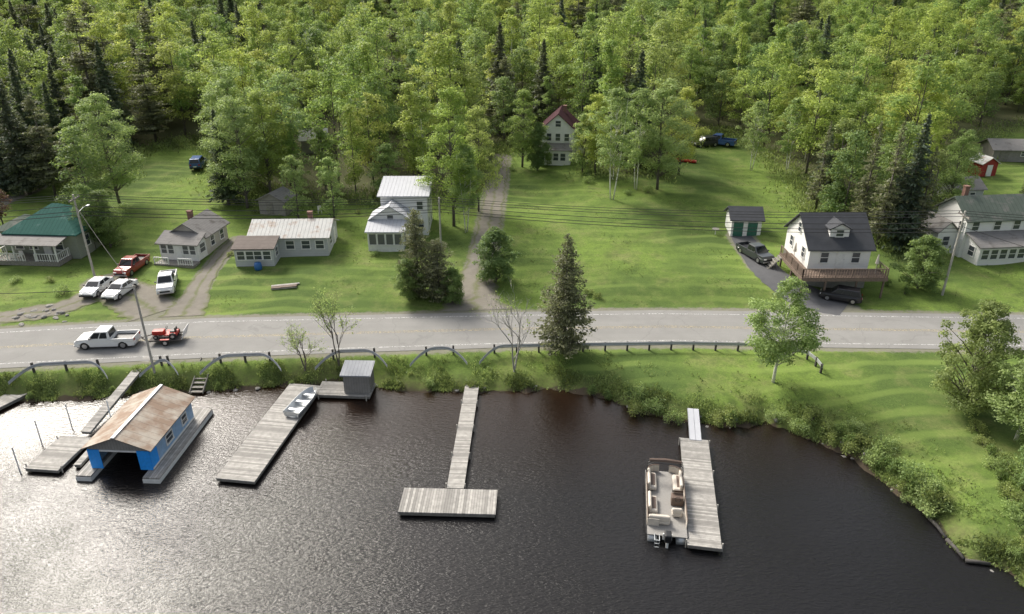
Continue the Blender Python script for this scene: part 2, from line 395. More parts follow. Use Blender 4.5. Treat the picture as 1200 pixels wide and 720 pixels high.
# water
b=MB(); b.add([(-1600,-1600,0),(1600,-1600,0),(1600,70,0),(-1600,70,0)],[(0,1,2,3)])
w=N('water')
mp=w.n('ShaderNodeMapping'); mp.inputs['Scale'].default_value=(.75,1.9,1); mp.inputs['Rotation'].default_value=(0,0,.3); w.l(w.obj(),mp.inputs[0])
n1=w.noise(7.0,3,mp.outputs[0]); n2=w.noise(2.7,3,mp.outputs[0]); n3=w.noise(.09,3)
hgt=w.math('ADD',w.math('MULTIPLY',n1,.5),n2)
ws=w.n('ShaderNodeSeparateXYZ'); w.l(w.obj(),ws.inputs[0])
near=w.n('ShaderNodeMapRange'); w.l(ws.outputs[1],near.inputs[0]); near.inputs[1].default_value=44; near.inputs[2].default_value=56; near.inputs[3].default_value=1; near.inputs[4].default_value=.25
st=w.math('MULTIPLY',w.ramp(n3,[(.3,.55),(.7,1.0)]),near.outputs[0])
bp=w.n('ShaderNodeBump'); bp.inputs['Distance'].default_value=.07; w.l(hgt,bp.inputs['Height']); w.l(st,bp.inputs['Strength'])
shal=w.n('ShaderNodeMapRange'); w.l(ws.outputs[1],shal.inputs[0]); shal.inputs[1].default_value=40; shal.inputs[2].default_value=56
w.fin(w.mix(shal.outputs[0],w.mix(w.noise(.05,3),(.008,.008,.009),(.013,.012,.012)),(.02,.01,.005)),.13,bp.outputs[0],0,.5); w.b.inputs['IOR'].default_value=1.36
struct(b.obj('water',w.m),'dark rippled lake water','water')

# ------------------------------------------------------------------ vegetation meshes
def quads(C,Nrm,size,asp=.55,along=None):
    n=len(C); r=rng.normal(size=(n,3)) if along is None else along
    Nrm=Nrm/(np.linalg.norm(Nrm,axis=1)[:,None]+1e-9)
    u=np.cross(Nrm,r) if along is None else along-Nrm*np.sum(along*Nrm,1)[:,None]
    u/=np.linalg.norm(u,axis=1)[:,None]+1e-9
    v=np.cross(Nrm,u); s=size[:,None]
    return np.stack([C-u*s,C-v*s*asp,C+u*s,C+v*s*asp],1)
def leafmesh(name,Q,tint,mat):
    n=len(Q); me=bpy.data.meshes.new(name)
    me.vertices.add(4*n); me.vertices.foreach_set('co',Q.reshape(-1).astype(np.float32))
    me.loops.add(4*n); me.loops.foreach_set('vertex_index',np.arange(4*n,dtype=np.int32))
    me.polygons.add(n); me.polygons.foreach_set('loop_start',np.arange(0,4*n,4,dtype=np.int32)); me.polygons.foreach_set('loop_total',np.full(n,4,dtype=np.int32))
    me.update(calc_edges=True)
    at_=me.attributes.new('tint','FLOAT','POINT'); at_.data.foreach_set('value',np.repeat(tint,4).astype(np.float32))
    me.materials.append(mat); return me
def decid(Hh,W,cb,nc,nl,ls,leaf,bark,trunkr=.18,multi=1,rc=1.15,low=.0,flat=.72):
    b=MB(); C=[];R=[]
    for i in range(nc):
        t=rng.uniform(0.02,1)**.85; ang=rng.uniform(0,2*math.pi)
        env=W/2*max(.12,math.sin(math.pi*min(.97,(t*.8+.16)))**.7)*(1+.22*math.sin(ang*3+t*7)+.12*math.sin(ang*5))
        rr=env*math.sqrt(rng.uniform(.08,1))
        r_=rc*rng.uniform(.45,1.2)*(1.15-.45*t)
        C.append((math.cos(ang)*max(0,rr-r_*.4),math.sin(ang)*max(0,rr-r_*.4),cb+(Hh-cb-.6*r_)*t)); R.append(r_)
    C=np.array(C);R=np.array(R)
    for k in range(multi):
        a=2*math.pi*k/multi+.4; off=(0 if multi==1 else .25); sp=(.0 if multi==1 else W*.16)
        pts=[(math.cos(a)*(off+sp*t)+.15*math.sin(3*t+k),math.sin(a)*(off+sp*t)+.15*math.cos(4*t+k)-.15,Hh*.92*t-.2) for t in np.linspace(0,1,7)]
        b.tube(pts,[trunkr*(1-.85*t) for t in np.linspace(0,1,7)],7)
    for i in range(0,nc,2):
        c=C[i]; z0=max(cb*.7,c[2]-(.35+.5*rng.random())*math.hypot(c[0],c[1])-.5)
        m=((c[0])*.5,(c[1])*.5,(z0+c[2])/2+.2)
        rr=trunkr*.35*(1-z0/Hh)+.02
        b.tube([(0,0,z0),m,tuple(c)],[rr,rr*.6,rr*.25],4,cap=False)
    tr=b.mesh('trunk',[bark],True)
    P=[];NN=[];S=[];T=[]
    for i in range(nc):
        n=int(nl*(R[i]/rc)**2)+8
        d=rng.normal(size=(n,3)); d/=np.linalg.norm(d,axis=1)[:,None]
        d[:,2]=np.where(d[:,2]<-.3,-d[:,2],d[:,2])
        rad=R[i]*(rng.uniform(.25,1.15,n)**.6)[:,None]
        P.append(C[i]+d*rad*np.array([1,1,flat])+rng.normal(size=(n,3))*.1*R[i]); NN.append(d*.75+np.array([0,0,.55])+rng.normal(size=(n,3))*.48)
        S.append(ls*rng.uniform(.5,1.25,n)); T.append(np.clip(rng.uniform(.2,.8)+rng.normal(size=n)*.1,0,1))
    P=np.concatenate(P);NN=np.concatenate(NN);S=np.concatenate(S);T=np.concatenate(T)
    return tr,leafmesh('crown',quads(P,NN,S),T,leaf)
def conif(Hh,Rr,z0,leaf,bark,dz=.36,nb=8,droop=.28,ls=.3,dens=1.0,powr=.85,gap=.0,lv=(.45,1.22)):
    b=MB(); b.tube([(0,0,-.2),(.03,0,Hh*.5),(0,.02,Hh)],[.2*Hh/14+.04,.12*Hh/14,.015],7)
    P=[];NN=[];S=[];T=[];A=[]
    z=z0
    while z<Hh-.15:
        f=(z-z0)/(Hh-z0); L0=Rr*((1-f)**powr)*(.55+.45*min(1,f*6+.35))+.12
        if rng.random()<gap: z+=dz; continue
        for k in range(nb):
            a=rng.uniform(0,2*math.pi); L=L0*rng.uniform(*lv); zz=z+rng.uniform(-.5,.5)*dz
            tb=rng.uniform(.2,.8); steps=max(2,int(L/.2*dens))
            if L>1.2 and k%2==0:
                b.tube([(0,0,zz),(math.cos(a)*L*.9,math.sin(a)*L*.9,zz-droop*L*.8)],[.035,.01],3,cap=False)
            s=np.repeat(rng.uniform(.12,1,steps),3); n=len(s)
            wdt=.34*L*(1-s*.7)+.06
            side=rng.uniform(-1,1,n)*wdt
            x=math.cos(a)*L*s-math.sin(a)*side; y=math.sin(a)*L*s+math.cos(a)*side
            zc=zz-droop*L*s**1.2+.1*L*s**3-rng.uniform(0,.22,n)
            P.append(np.stack([x,y,zc],-1))
            al=np.stack([math.cos(a)-math.sin(a)*side*1.2,math.sin(a)+math.cos(a)*side*1.2,np.full(n,-droop*.7)],-1)+rng.normal(size=(n,3))*.35
            A.append(al); NN.append(np.array([0,0,1.0])+rng.normal(size=(n,3))*.7); S.append(ls*rng.uniform(.6,1.2,n)*(1-.4*f)); T.append(np.clip(tb+rng.normal(size=n)*.1,0,1))
        z+=dz*(1-.35*f)
    P=np.concatenate(P);NN=np.concatenate(NN);S=np.concatenate(S);T=np.concatenate(T);A=np.concatenate(A)
    return b.mesh('trunk',[bark],True),leafmesh('crown',quads(P,NN,S,.42,A),T,leaf)
def bare(Hh,W,leafn,leaf,bark):
    b=MB(); tips=[]
    def grow(p,d,L,r,dep):
        q=p+d*L*.5+Vector(rng.normal(size=3)*.05*L); e=q+(d+Vector(rng.normal(size=3)*.12)).normalized()*L*.5
        b.tube([p,q,e],[r,r*.8,r*.55],4 if dep<3 else 5,cap=False)
        if dep==0: tips.append(e); tips.append(q); return
        for k in range(3 if dep>1 else 4):
            nd=(d+Vector(rng.normal(size=3))*.42+Vector((0,0,.15))).normalized()
            st=p.lerp(e,rng.uniform(.45,1)) if k else e
            grow(st,nd,L*rng.uniform(.55,.8),r*.55,dep-1)
    for k in range(2):
        grow(Vector((.2*k,0,-.2)),Vector((.12*(-1)**k*W/4,rng.uniform(-.1,.1),1)).normalized(),Hh*.38,.09,4)
    tr=b.mesh('trunk',[bark],True); T=np.array([tuple(t) for t in tips]); i=rng.integers(0,len(T),leafn)
    return tr,leafmesh('crown',quads(T[i]+rng.normal(size=(leafn,3))*.18,rng.normal(size=(leafn,3)),rng.uniform(.05,.12,leafn)),rng.random(leafn),leaf)
def shrubm(W,Hh,n,ls,leaf):
    C=[];T=[]
    nc=11; b=MB()
    for k in range(nc):
        a=rng.uniform(0,6.28); r=W/2*.75*math.sqrt(rng.random()); h=Hh*rng.uniform(.25,.8)*(1-.3*r/(W/2))
        c=np.array([r*math.cos(a),r*math.sin(a),h]); m=n//nc
        d=rng.normal(size=(m,3)); d/=np.linalg.norm(d,axis=1)[:,None]
        C.append(c+d*(rng.uniform(.1,1,m)**.6)[:,None]*np.array([W*.24,W*.24,Hh*.36])); T.append(np.clip(rng.uniform(.2,.8)+rng.normal(size=m)*.15,0,1))
        b.tube([(0,0,-.1),tuple(c)],[.03,.01],3,cap=False)
    C=np.concatenate(C); T=np.concatenate(T); C[:,2]=np.maximum(C[:,2],.02)
    return b.mesh('stem',[M['bark']]),leafmesh('foliage',quads(C,rng.normal(size=C.shape)*.7+np.array([0,0,.6]),ls*rng.uniform(.6,1.2,len(C))),T,leaf)
S_,Md,Bi,Ol,Nd,Nw=M['leafspring'],M['leafmid'],M['leafbirch'],M['leafolive'],M['needle'],M['needlewarm']
FD=[decid(14,8.2,2.2,40,160,.19,S_,M['bark'],rc=1.5),decid(17,10,3,54,160,.2,S_,M['bark'],rc=1.65),decid(12,7,1.8,38,140,.18,S_,M['bark'],.13,rc=1.25),
    decid(16.5,6.4,3.5,46,140,.18,S_,M['birch'],.11,rc=1.2),decid(13,9.2,1.8,48,150,.2,Md,M['bark'],rc=1.5),decid(10,6.4,1,34,140,.19,Ol,M['bark'],.14,rc=1.3),decid(16,5.2,2,44,140,.18,S_,M['bark'],.15,rc=1.15)]
FC=[conif(16,3.3,1.2,Nd,M['bark'],.45,9,.25,.34),conif(13.5,3.0,.8,Nd,M['bark'],.46,8,.2,.32),conif(18.5,4.6,3,Nw,M['bark'],.75,11,.05,.38,1,.6,.15)]
ALLV=FD+FC
TREEOBJ={}
def tree(v,loc,s=1,rot=None,name='deciduous_tree',label='',group=None,sz=None):
    e=thing(name,label,'tree',loc,0,group)
    e.rotation_euler=(0,0,rng.uniform(0,6.28) if rot is None else rot); e.scale=(s,s,s if sz is None else sz)
    t=mkobj('trunk',v[0],e); c=mkobj('crown',v[1],e); return e,t,c
def yt(px,py,Hh,v,baseH,name,label,sw=None,group=None,rot=None):
    p=at(px,py); s=Hh/baseH
    return tree(v,p,s*(sw or 1),rot,name,label,group,s)
birch=decid(10,6,2.2,85,220,.12,Bi,M['birch'],.15,1,.85)
birch2=decid(15,7.0,4,90,170,.14,Bi,M['birch'],.1,2,.95)
maple=decid(16,7.6,2.5,105,190,.145,S_,M['bark'],.22,1,1.2)
mapled=decid(16,9.0,2.5,120,190,.15,Bi,M['bark'],.22,1,1.25)
dround=decid(7,5.4,.3,95,260,.12,Md,M['bark'],.14,1,.85)
olive=decid(9,6.6,.4,120,260,.12,Md,M['bark'],.18,1,1.0)
oliv2=decid(9,6.6,.3,140,280,.11,Ol,M['bark'],.18,1,.85)
poplar=decid(8,4,.5,60,170,.12,Bi,M['bark'],.12,1,.75)
spruce=conif(12,3.1,.9,Nw,M['bark'],.38,12,.1,.19,1.4,.68,.04,(.55,1.2))
cedar=conif(10,3.1,.2,Nw,M['bark'],.4,12,.0,.19,1.5,.42,.06,(.35,1.25))
thin=conif(14,2.4,1.5,Nw,M['bark'],.55,8,.12,.24,1.1,.8,.1,(.4,1.2))
redt=decid(5,4,1,40,120,.13,M['leafred'],M['bark'],.1,1,.8)
bareT=bare(8,4,120,Bi,M['pole']); bareG=bare(7.5,4,1100,Bi,M['bark'])
yt(906,448,9.6,birch,10,'birch_tree','pale trunked birch on the lawn beside the lake')
yt(661,414,11.4,spruce,12,'spruce_tree','tall brownish green spruce between road and lake')
yt(491,345,9.4,cedar,10,'spruce_tree','bushy conifer beside the gravel driveway',.75)
yt(515,350,6.6,cedar,10,'spruce_tree','shorter bushy conifer beside the driveway',1.15)
yt(479,352,4.6,olive,9,'bushy_tree','small bushy tree beside the conifers',1.0)
yt(531,356,4.0,dround,7,'bushy_tree','low bushy tree beside the conifers',.9)
yt(581,330,6.2,dround,7,'round_tree','rounded dark leafy tree by the gravel driveway',1.05)
yt(602,436,8.2,bareT,8,'bare_tree','nearly leafless grey tree on the bank')
yt(397,428,8.4,bareG,7.5,'young_tree','thin sparse leafed tree on the bank',.7)
yt(357,434,4.8,bareG,7.5,'young_tree','small sparse tree beside the guardrail',1.2)
yt(532,265,17.5,maple,16,'deciduous_tree','tall light green tree beside the gravel driveway',.88)
yt(561,248,14,maple,16,'deciduous_tree','leafy tree leaning over the gravel driveway',.8)
yt(546,272,11,birch2,15,'birch_tree','light green birch clump beside the driveway')
yt(455,230,7.5,poplar,8,'deciduous_tree','small bright green tree behind the white house',1.3)
yt(350,258,8.5,poplar,8,'poplar_tree','slim pale green tree behind the low house',.9)
yt(392,260,8.5,poplar,8,'poplar_tree','slim pale green tree behind the low house',.9)
yt(717,234,15,birch2,15,'birch_tree','white trunked birch clump on the lawn',rot=2)
yt(745,222,14,birch2,15,'birch_tree','leafy birch at the lawn edge')
yt(770,222,15.5,mapled,16,'deciduous_tree','broad leafy tree at the lawn edge')
yt(795,205,13,maple,16,'deciduous_tree','leafy tree at the lawn edge')
yt(612,196,12,maple,16,'deciduous_tree','leafy tree beside the red roofed farmhouse',1.1)
yt(630,200,7.5,dround,7,'deciduous_tree','rounded tree beside the red roofed farmhouse',.7)
yt(682,203,9,poplar,8,'deciduous_tree','slim leafy tree beside the red roofed farmhouse',.95)
yt(697,204,12,maple,16,'deciduous_tree','leafy tree beside the red roofed farmhouse')
yt(745,120,17,FC[2],18.5,'pine_tree','tall broad pine above the leafy trees')
yt(880,200,10.5,birch2,15,'birch_tree','birch clump at the edge of the lawn')
yt(922,204,11.5,birch2,15,'birch_tree','birch clump at the edge of the lawn')
yt(975,256,5,dround,7,'deciduous_tree','small green tree before the conifers')
yt(1075,338,6,dround,7,'round_tree','rounded dark green tree beside the white house',1.05)
for px,py,h_,k in [(955,248,12,1),(985,262,12,3),(1005,276,14,1),(1027,290,15,1),(1052,290,16,0),(1068,294,12.5,1),(1040,262,13,3),(1080,268,10,4)]:
    yt(px,py,h_,[FC[0],thin,spruce,FD[4],FD[5]][k],[16,14,12,13,10][k],'spruce_tree' if k<3 else 'deciduous_tree','tall thin brownish conifer behind the deck house' if k<3 else 'leafy tree among the conifers',.95,'row of tall trees behind the houses')
yt(1108,252,11.5,mapled,16,'deciduous_tree','broad green tree behind the white house',.8)
yt(1197,250,6.5,spruce,12,'spruce_tree','dark conifer beside the outbuildings',.8)
yt(1128,480,9.4,oliv2,9,'cedar_tree','dense rounded olive green cedar by the shore',.88)
yt(1190,516,7.4,birch,10,'deciduous_tree','bushy light green tree at the shoreline lawn',1.25)
yt(1208,535,6.5,olive,9,'deciduous_tree','bushy green tree at the shoreline lawn',.9)
yt(1226,575,5.5,dround,7,'deciduous_tree','bushy green tree at the shoreline lawn')
yt(4,264,5,redt,5,'red_leafed_tree','small dark red leafed tree by the cottage')
for px,py,h_,v,bh,nm in [(35,228,17,FC[0],16,'spruce_tree'),(8,226,14,FC[1],13.5,'spruce_tree'),(66,230,14,FC[2],18.5,'spruce_tree'),(50,212,17,FC[0],16,'spruce_tree'),(112,256,12,FD[4],13,'deciduous_tree'),(140,238,15,mapled,16,'deciduous_tree'),(112,292,8,maple,16,'deciduous_tree'),(130,290,7,olive,9,'deciduous_tree'),
    (268,240,13,FC[0],16,'spruce_tree'),(290,244,15,mapled,16,'deciduous_tree'),(318,234,15,maple,16,'deciduous_tree'),(285,220,17,mapled,16,'deciduous_tree'),(333,226,15,FD[3],16.5,'birch_tree'),(418,232,13,FD[6],16,'deciduous_tree'),(382,222,9,poplar,8,'poplar_tree')]:
    yt(px,py,h_,v,bh,nm,'tall dark conifer at the clearing edge' if 'spruce' in nm else 'leafy tree at the edge of the clearing')
# ------- forest
cand=[]
gy=88.0
while gy<345:
    stp=5.4 if gy<245 else 9
    gx=-.82*gy-12
    while gx<.82*gy+12:
        cand.append((gx+rng.uniform(-.45,.45)*stp,gy+rng.uniform(-.45,.45)*stp)); gx+=stp
    gy+=stp
cand=np.array(cand); ins=inpoly(cand[:,0],cand[:,1],CLEAR); dc=pdist(cand[:,0],cand[:,1],CLEAR,True)
cabin=pdist(cand[:,0],cand[:,1],[tuple(at(367,172)[:2]),tuple(at(370,215)[:2])])
cand=cand[(~ins)&(dc>1.2)&(cabin>3.3)]
cand=cand[np.argsort(np.hypot(cand[:,0],cand[:,1]))]
cz=HT(cand[:,0],cand[:,1])
def pickv(x,y):
    q=math.sin(x*.045+1)+math.sin(y*.06+x*.03)+rng.normal()*.7
    pr=.05
    if x>38 and y<125: pr=.15
    elif x>60: pr=.12
    if -45<x<25 and y>125: pr=.1
    if x<-60: pr=.32 if y<160 else .15
    if q>2.1 or rng.random()<pr: return int(rng.choice([7,8,9],p=[.45,.3,.25]))
    return int(rng.choice([0,1,2,3,4,5,6],p=[.22,.22,.14,.09,.11,.07,.15]))
NI=256; restv=[];ra=[];rs=[];ri=[]
for i,(x,y) in enumerate(cand):
    v=pickv(x,y); s=rng.uniform(.6,1.18)
    if i<NI:
        con=v>=7; bi=v==3
        e,t,c=tree(ALLV[v],(x,y,cz[i]),s,None,'spruce_tree' if con else ('birch_tree' if bi else 'deciduous_tree'),
          'dark conifer at the forest edge' if con else ('pale trunked birch at the forest edge' if bi else 'bright spring green tree at the forest edge'),'trees along the forest edge')
        TREEOBJ.setdefault(v,(t,c))
    else: restv.append((x,y,cz[i])); ra.append(rng.uniform(0,6.28)); rs.append(s); ri.append(v)
for v in range(len(ALLV)):
    if v not in TREEOBJ:
        e,t,c=tree(ALLV[v],(0+v*4,150,hz(v*4,150)),1,None,'deciduous_tree','leafy tree in the forest','trees along the forest edge'); TREEOBJ[v]=(t,c)
me=bpy.data.meshes.new('forest'); me.from_pydata(restv,[],[])
for nm,ty,d in (('rot','FLOAT',ra),('scl','FLOAT',rs),('vi','INT',ri)):
    aa=me.attributes.new(nm,ty,'POINT'); aa.data.foreach_set('value',d)
fo=mkobj('forest',me); tag(fo,'dense mixed spring forest covering the hillside','forest',None,'stuff')
ng=bpy.data.node_groups.new('forest_scatter','GeometryNodeTree')
ng.interface.new_socket('Geometry',in_out='INPUT',socket_type='NodeSocketGeometry'); ng.interface.new_socket('Geometry',in_out='OUTPUT',socket_type='NodeSocketGeometry')
gi=ng.nodes.new('NodeGroupInput'); go=ng.nodes.new('NodeGroupOutput'); jn=ng.nodes.new('GeometryNodeJoinGeometry'); ng.links.new(jn.outputs[0],go.inputs[0])
def na(nm,ty):
    o=ng.nodes.new('GeometryNodeInputNamedAttribute'); o.data_type=ty; o.inputs[0].default_value=nm; return o.outputs[0]
rot=ng.nodes.new('ShaderNodeCombineXYZ'); ng.links.new(na('rot','FLOAT'),rot.inputs[2]); scl=na('scl','FLOAT'); vi=na('vi','INT')
for v,(t,c) in TREEOBJ.items():
    cmp=ng.nodes.new('FunctionNodeCompare'); cmp.data_type='INT'; cmp.operation='EQUAL'
    ng.links.new(vi,[s for s in cmp.inputs if s.enabled and s.name=='A'][0]); [s for s in cmp.inputs if s.enabled and s.name=='B'][0].default_value=v
    for ob in (t,c):
        oi=ng.nodes.new('GeometryNodeObjectInfo'); oi.transform_space='ORIGINAL'; oi.inputs['Object'].default_value=ob; oi.inputs['As Instance'].default_value=True
        ip=ng.nodes.new('GeometryNodeInstanceOnPoints'); ng.links.new(gi.outputs[0],ip.inputs['Points']); ng.links.new(oi.outputs['Geometry'],ip.inputs['Instance'])
        ng.links.new(cmp.outputs[0],ip.inputs['Selection']); ng.links.new(rot.outputs[0],ip.inputs['Rotation']); ng.links.new(scl,ip.inputs['Scale'])
        ng.links.new(ip.outputs[0],jn.inputs[0])
md=fo.modifiers.new('scatter','NODES'); md.node_group=ng
# shrubs
SHV=[shrubm(1.8,1.2,800,.075,Ol),shrubm(2.2,1.3,900,.08,M['leafbirch']),shrubm(1.4,1.1,600,.07,Md)]
def shrub(x,y,s,label='leafy green shrub on the lake bank',grp='shrubs along the shore'):
    v=SHV[int(rng.integers(3))]; e=thing('shrub',label,'shrub',(x,y,max(hz(x,y),0)-.03),0,grp); e.rotation_euler=(0,0,rng.uniform(0,6)); e.scale=(s,s,s*rng.uniform(.7,1.3))
    mkobj('stem',v[0],e); mkobj('foliage',v[1],e)
SP=[(35,465),(130,462),(260,452),(310,446),(340,450),(480,440),(505,450),(700,460),(715,465),(735,462),(742,474),(765,478),(742,484),(790,490),(842,496),(852,490),(862,498),(905,492),(945,506),(965,505),(978,512),(990,516),(998,524),(1005,528),(1020,530),(1030,540),(1033,552),(1045,556),(1052,562),(1062,572),(1070,580),(1078,590),(1088,596),(1092,604)]
for px,py in SP:
    p=at(px,py)
    for k in range(2 if px>930 else 1):
        shrub(p.x+rng.uniform(-.5,.5)+.5*k,p.y+rng.uniform(-.4,.4)+.4*k,rng.uniform(.6,1.2)*(1 if px>690 else .55))
for px,py,s in [(1145,505,.9),(1152,522,.8),(1160,534,.9),(1164,550,.7),(1170,562,.9),(1176,574,.7),(1184,587,.9),(1188,602,.8),(1194,614,.8),(1197,630,.7),(1202,642,.8),(1190,652,.5),(1204,600,1.1),(1200,575,1.1),(1190,560,1.1),(1180,545,1.1)]:
    p=at(px,py); shrub(p.x,p.y,s,'leafy shrub in the belt beside the lawn','belt of shrubs beside the lawn')
for px,py in [(300,250),(420,250),(440,300),(510,285),(20,330),(60,330),(75,345),(700,350),(690,345),(350,262),(1040,335),(1060,345),(1090,335),(600,200),(690,205),(270,300),(245,262),(1100,325),(500,300),(735,228),(760,226),(690,215),(455,260)]:
    p=at(px,py); shrub(p.x,p.y,rng.uniform(.5,.9),'leafy shrub in the grass of a yard','shrubs in the yards')
def scatter_pts(fn,n):
    out=[]; 
    while sum(len(o) for o in out)<n: out.append(fn())
    return np.concatenate(out)[:n]
def bankpts():
    x=rng.uniform(-48,50,4000); y=rng.uniform(28,58.5,4000)
    s=pdist(x,y,SH); ok=inpoly(x,y,LAND)&(s<rng.exponential(1.1,4000))&(y<yn(x)-1.0)&(np.sin(x*1.7)+np.sin(y*2.1+x)+rng.normal(size=4000)*.6>.2)
    return np.stack([x,y],-1)[ok]
def edgepts():
    i=rng.integers(0,len(CLEAR)-5,3000); t=rng.random(3000)[:,None]; p=CLEAR[i]*(1-t)+CLEAR[i+1]*t+rng.normal(size=(3000,2))*1.8
    return p[np.abs(p[:,0])<130]
def yardpts():
    x=rng.uniform(-60,60,4000); y=rng.uniform(67.5,110,4000); ok=(np.sin(x*.6)+np.sin(y*.8+x*.3)+rng.normal(size=4000)*.4>1.1)&inpoly(x,y,CLEAR)
    dmin=np.minimum.reduce([pdist(x,y,[(a,b) for a,b,c in p]) for _,p in PATHS.values()]); ok&=dmin>2
    return np.stack([x,y],-1)[ok]
def tufts(name,P,h,ls,label,nl=5,mat='grasstuft'):
    P=np.repeat(P,nl,0)+rng.normal(size=(len(P)*nl,2))*h*.5
    z=HT(P[:,0],P[:,1]); z=np.maximum(z,0)
    C=np.column_stack([P,z+h*rng.uniform(.05,1,len(P))])
    Nn=rng.normal(size=C.shape); Nn[:,2]*=.5
    al=rng.normal(size=C.shape)*.4; al[:,2]+=1
    T=np.clip(.5+.3*np.sin(P[:,0]*1.3+P[:,1])+rng.normal(size=len(P))*.15,0,1)
    me=leafmesh(name,quads(C,Nn,ls*rng.uniform(.6,1.4,len(C)),.35,al),T,M[mat]); o=mkobj(name,me); tag(o,label,'plants',None,'stuff')
tufts('bank_weeds',scatter_pts(bankpts,6500),.24,.1,'tall weeds and grass covering the lake bank')
tufts('forest_undergrowth',scatter_pts(edgepts,7000),1.1,.22,'leafy undergrowth along the forest edge')
tufts('yard_weeds',scatter_pts(yardpts,2500),.08,.06,'rough grass tufts across the yards')
def rockmesh(sd):
    r=np.random.default_rng(sd); bm=bmesh.new(); bmesh.ops.create_icosphere(bm,subdivisions=2,radius=.5)
    ph=r.uniform(0,6,3)
    for v in bm.verts:
        k=1+.22*math.sin(v.co.x*5+ph[0])+.2*math.sin(v.co.y*6+ph[1])+.15*math.sin(v.co.z*7+ph[2]); v.co*=k; v.co.z*=.6
    me=bpy.data.meshes.new('rock'); bm.to_mesh(me); bm.free(); me.materials.append(M['stone']); return me
RK=[rockmesh(i) for i in range(3)]
def rock(p,s,lab='grey rock at the water edge',g='rocks along the shore'):
    o=mkobj('rock',RK[int(rng.integers(3))]); o.location=p; o.scale=(s,s*rng.uniform(.7,1.1),s*.8); o.rotation_euler=(0,0,rng.uniform(0,6)); tag(o,lab,'rock',g)
for i in range(44):
    k=int(rng.integers(2,len(SH)-6)); t=rng.random(); p=SH[k]*(1-t)+SH[k+1]*t+rng.normal(size=2)*.35
    rock((p[0],p[1],max(hz(*p),-.1)),rng.uniform(.2,.5))
p0=at(40,371)
for i in range(26):
    q=rng.normal(size=2)*np.array([1.8,.9]); rock((p0.x+q[0],p0.y+q[1],hz(p0.x+q[0],p0.y+q[1])),rng.uniform(.3,.7),'grey rock in a heap beside the road','rock heap by the road')
# timber edging at the tip of the lawn
for a_,b_ in (((1086,606),(1108,632)),((1109,634),(1129,657)),((1131,659),(1160,663))):
    A=Vector((*onplane(*a_),.12)); B=Vector((*onplane(*b_),.12)); q=MB(); q.tube([(0,0,0),(B-A)/2+Vector((.05,0,.02)),B-A],[.13,.12,.1],8)
    o=q.obj('timber_edging',M['darkwood'],None,True); o.location=A; tag(o,'weathered log edging along the lawn at the water','log','logs edging the shore')

# ------------------------------------------------------------------ building kit
WC={}
def window(parent,face,blk,u,z,w,h,trim='whitetrim',glass='glass',bars=1):
    x0,x1,y0,y1=blk[:4]
    k=(round(w,2),round(h,2),trim,glass,bars)
    if k not in WC:
        g_=MB(); g_.box(-w/2,w/2,-.02,.02,0,h); f=MB(); t=.09
        f.box(-w/2-t,w/2+t,-.055,.01,h,h+t); f.box(-w/2-t-.03,w/2+t+.03,-.09,.01,-t,0)
        f.box(-w/2-t,-w/2,-.052,.01,0,h); f.box(w/2,w/2+t,-.052,.01,0,h)
        if bars: f.box(-w/2,w/2,-.04,-.021,h/2-.03,h/2+.03)
        if bars>1:
            for q in range(1,bars): f.box(-w/2+w*q/bars-.03,-w/2+w*q/bars+.03,-.043,-.021,0,h)
        WC[k]=(g_.mesh('window',[M[glass]]),f.mesh('frame',[M[trim]]))
    pos={'f':(u,y0-.02,z),'b':(u,y1+.02,z),'l':(x0-.02,u,z),'r':(x1+.02,u,z)}[face]
    rz={'f':0,'b':math.pi,'l':-math.pi/2,'r':math.pi/2}[face]
    o=mkobj('window',WC[k][0],parent,0,2,pos,rz); mkobj('frame',WC[k][1],o); return o
def door(parent,face,blk,u,z,w=.9,h=2.0,mat='whitetrim'):
    x0,x1,y0,y1=blk[:4]
    d=MB(); d.box(-w/2,w/2,-.05,.02,0,h); d.box(-w/2+.12,w/2-.12,-.065,-.05,.15,h*.45); d.box(-w/2+.12,w/2-.12,-.065,-.05,h*.55,h-.15)
    pos={'f':(u,y0-.02,z),'b':(u,y1+.02,z),'l':(x0-.02,u,z),'r':(x1+.02,u,z)}[face]
    rz={'f':0,'b':math.pi,'l':-math.pi/2,'r':math.pi/2}[face]
    o=d.obj('door',M[mat],parent,loc=pos,rz=rz)
    hdl=MB(); hdl.box(w/2-.12,w/2-.05,-.11,-.05,h*.48,h*.48+.05); hdl.obj('handle',M['galv'],o)
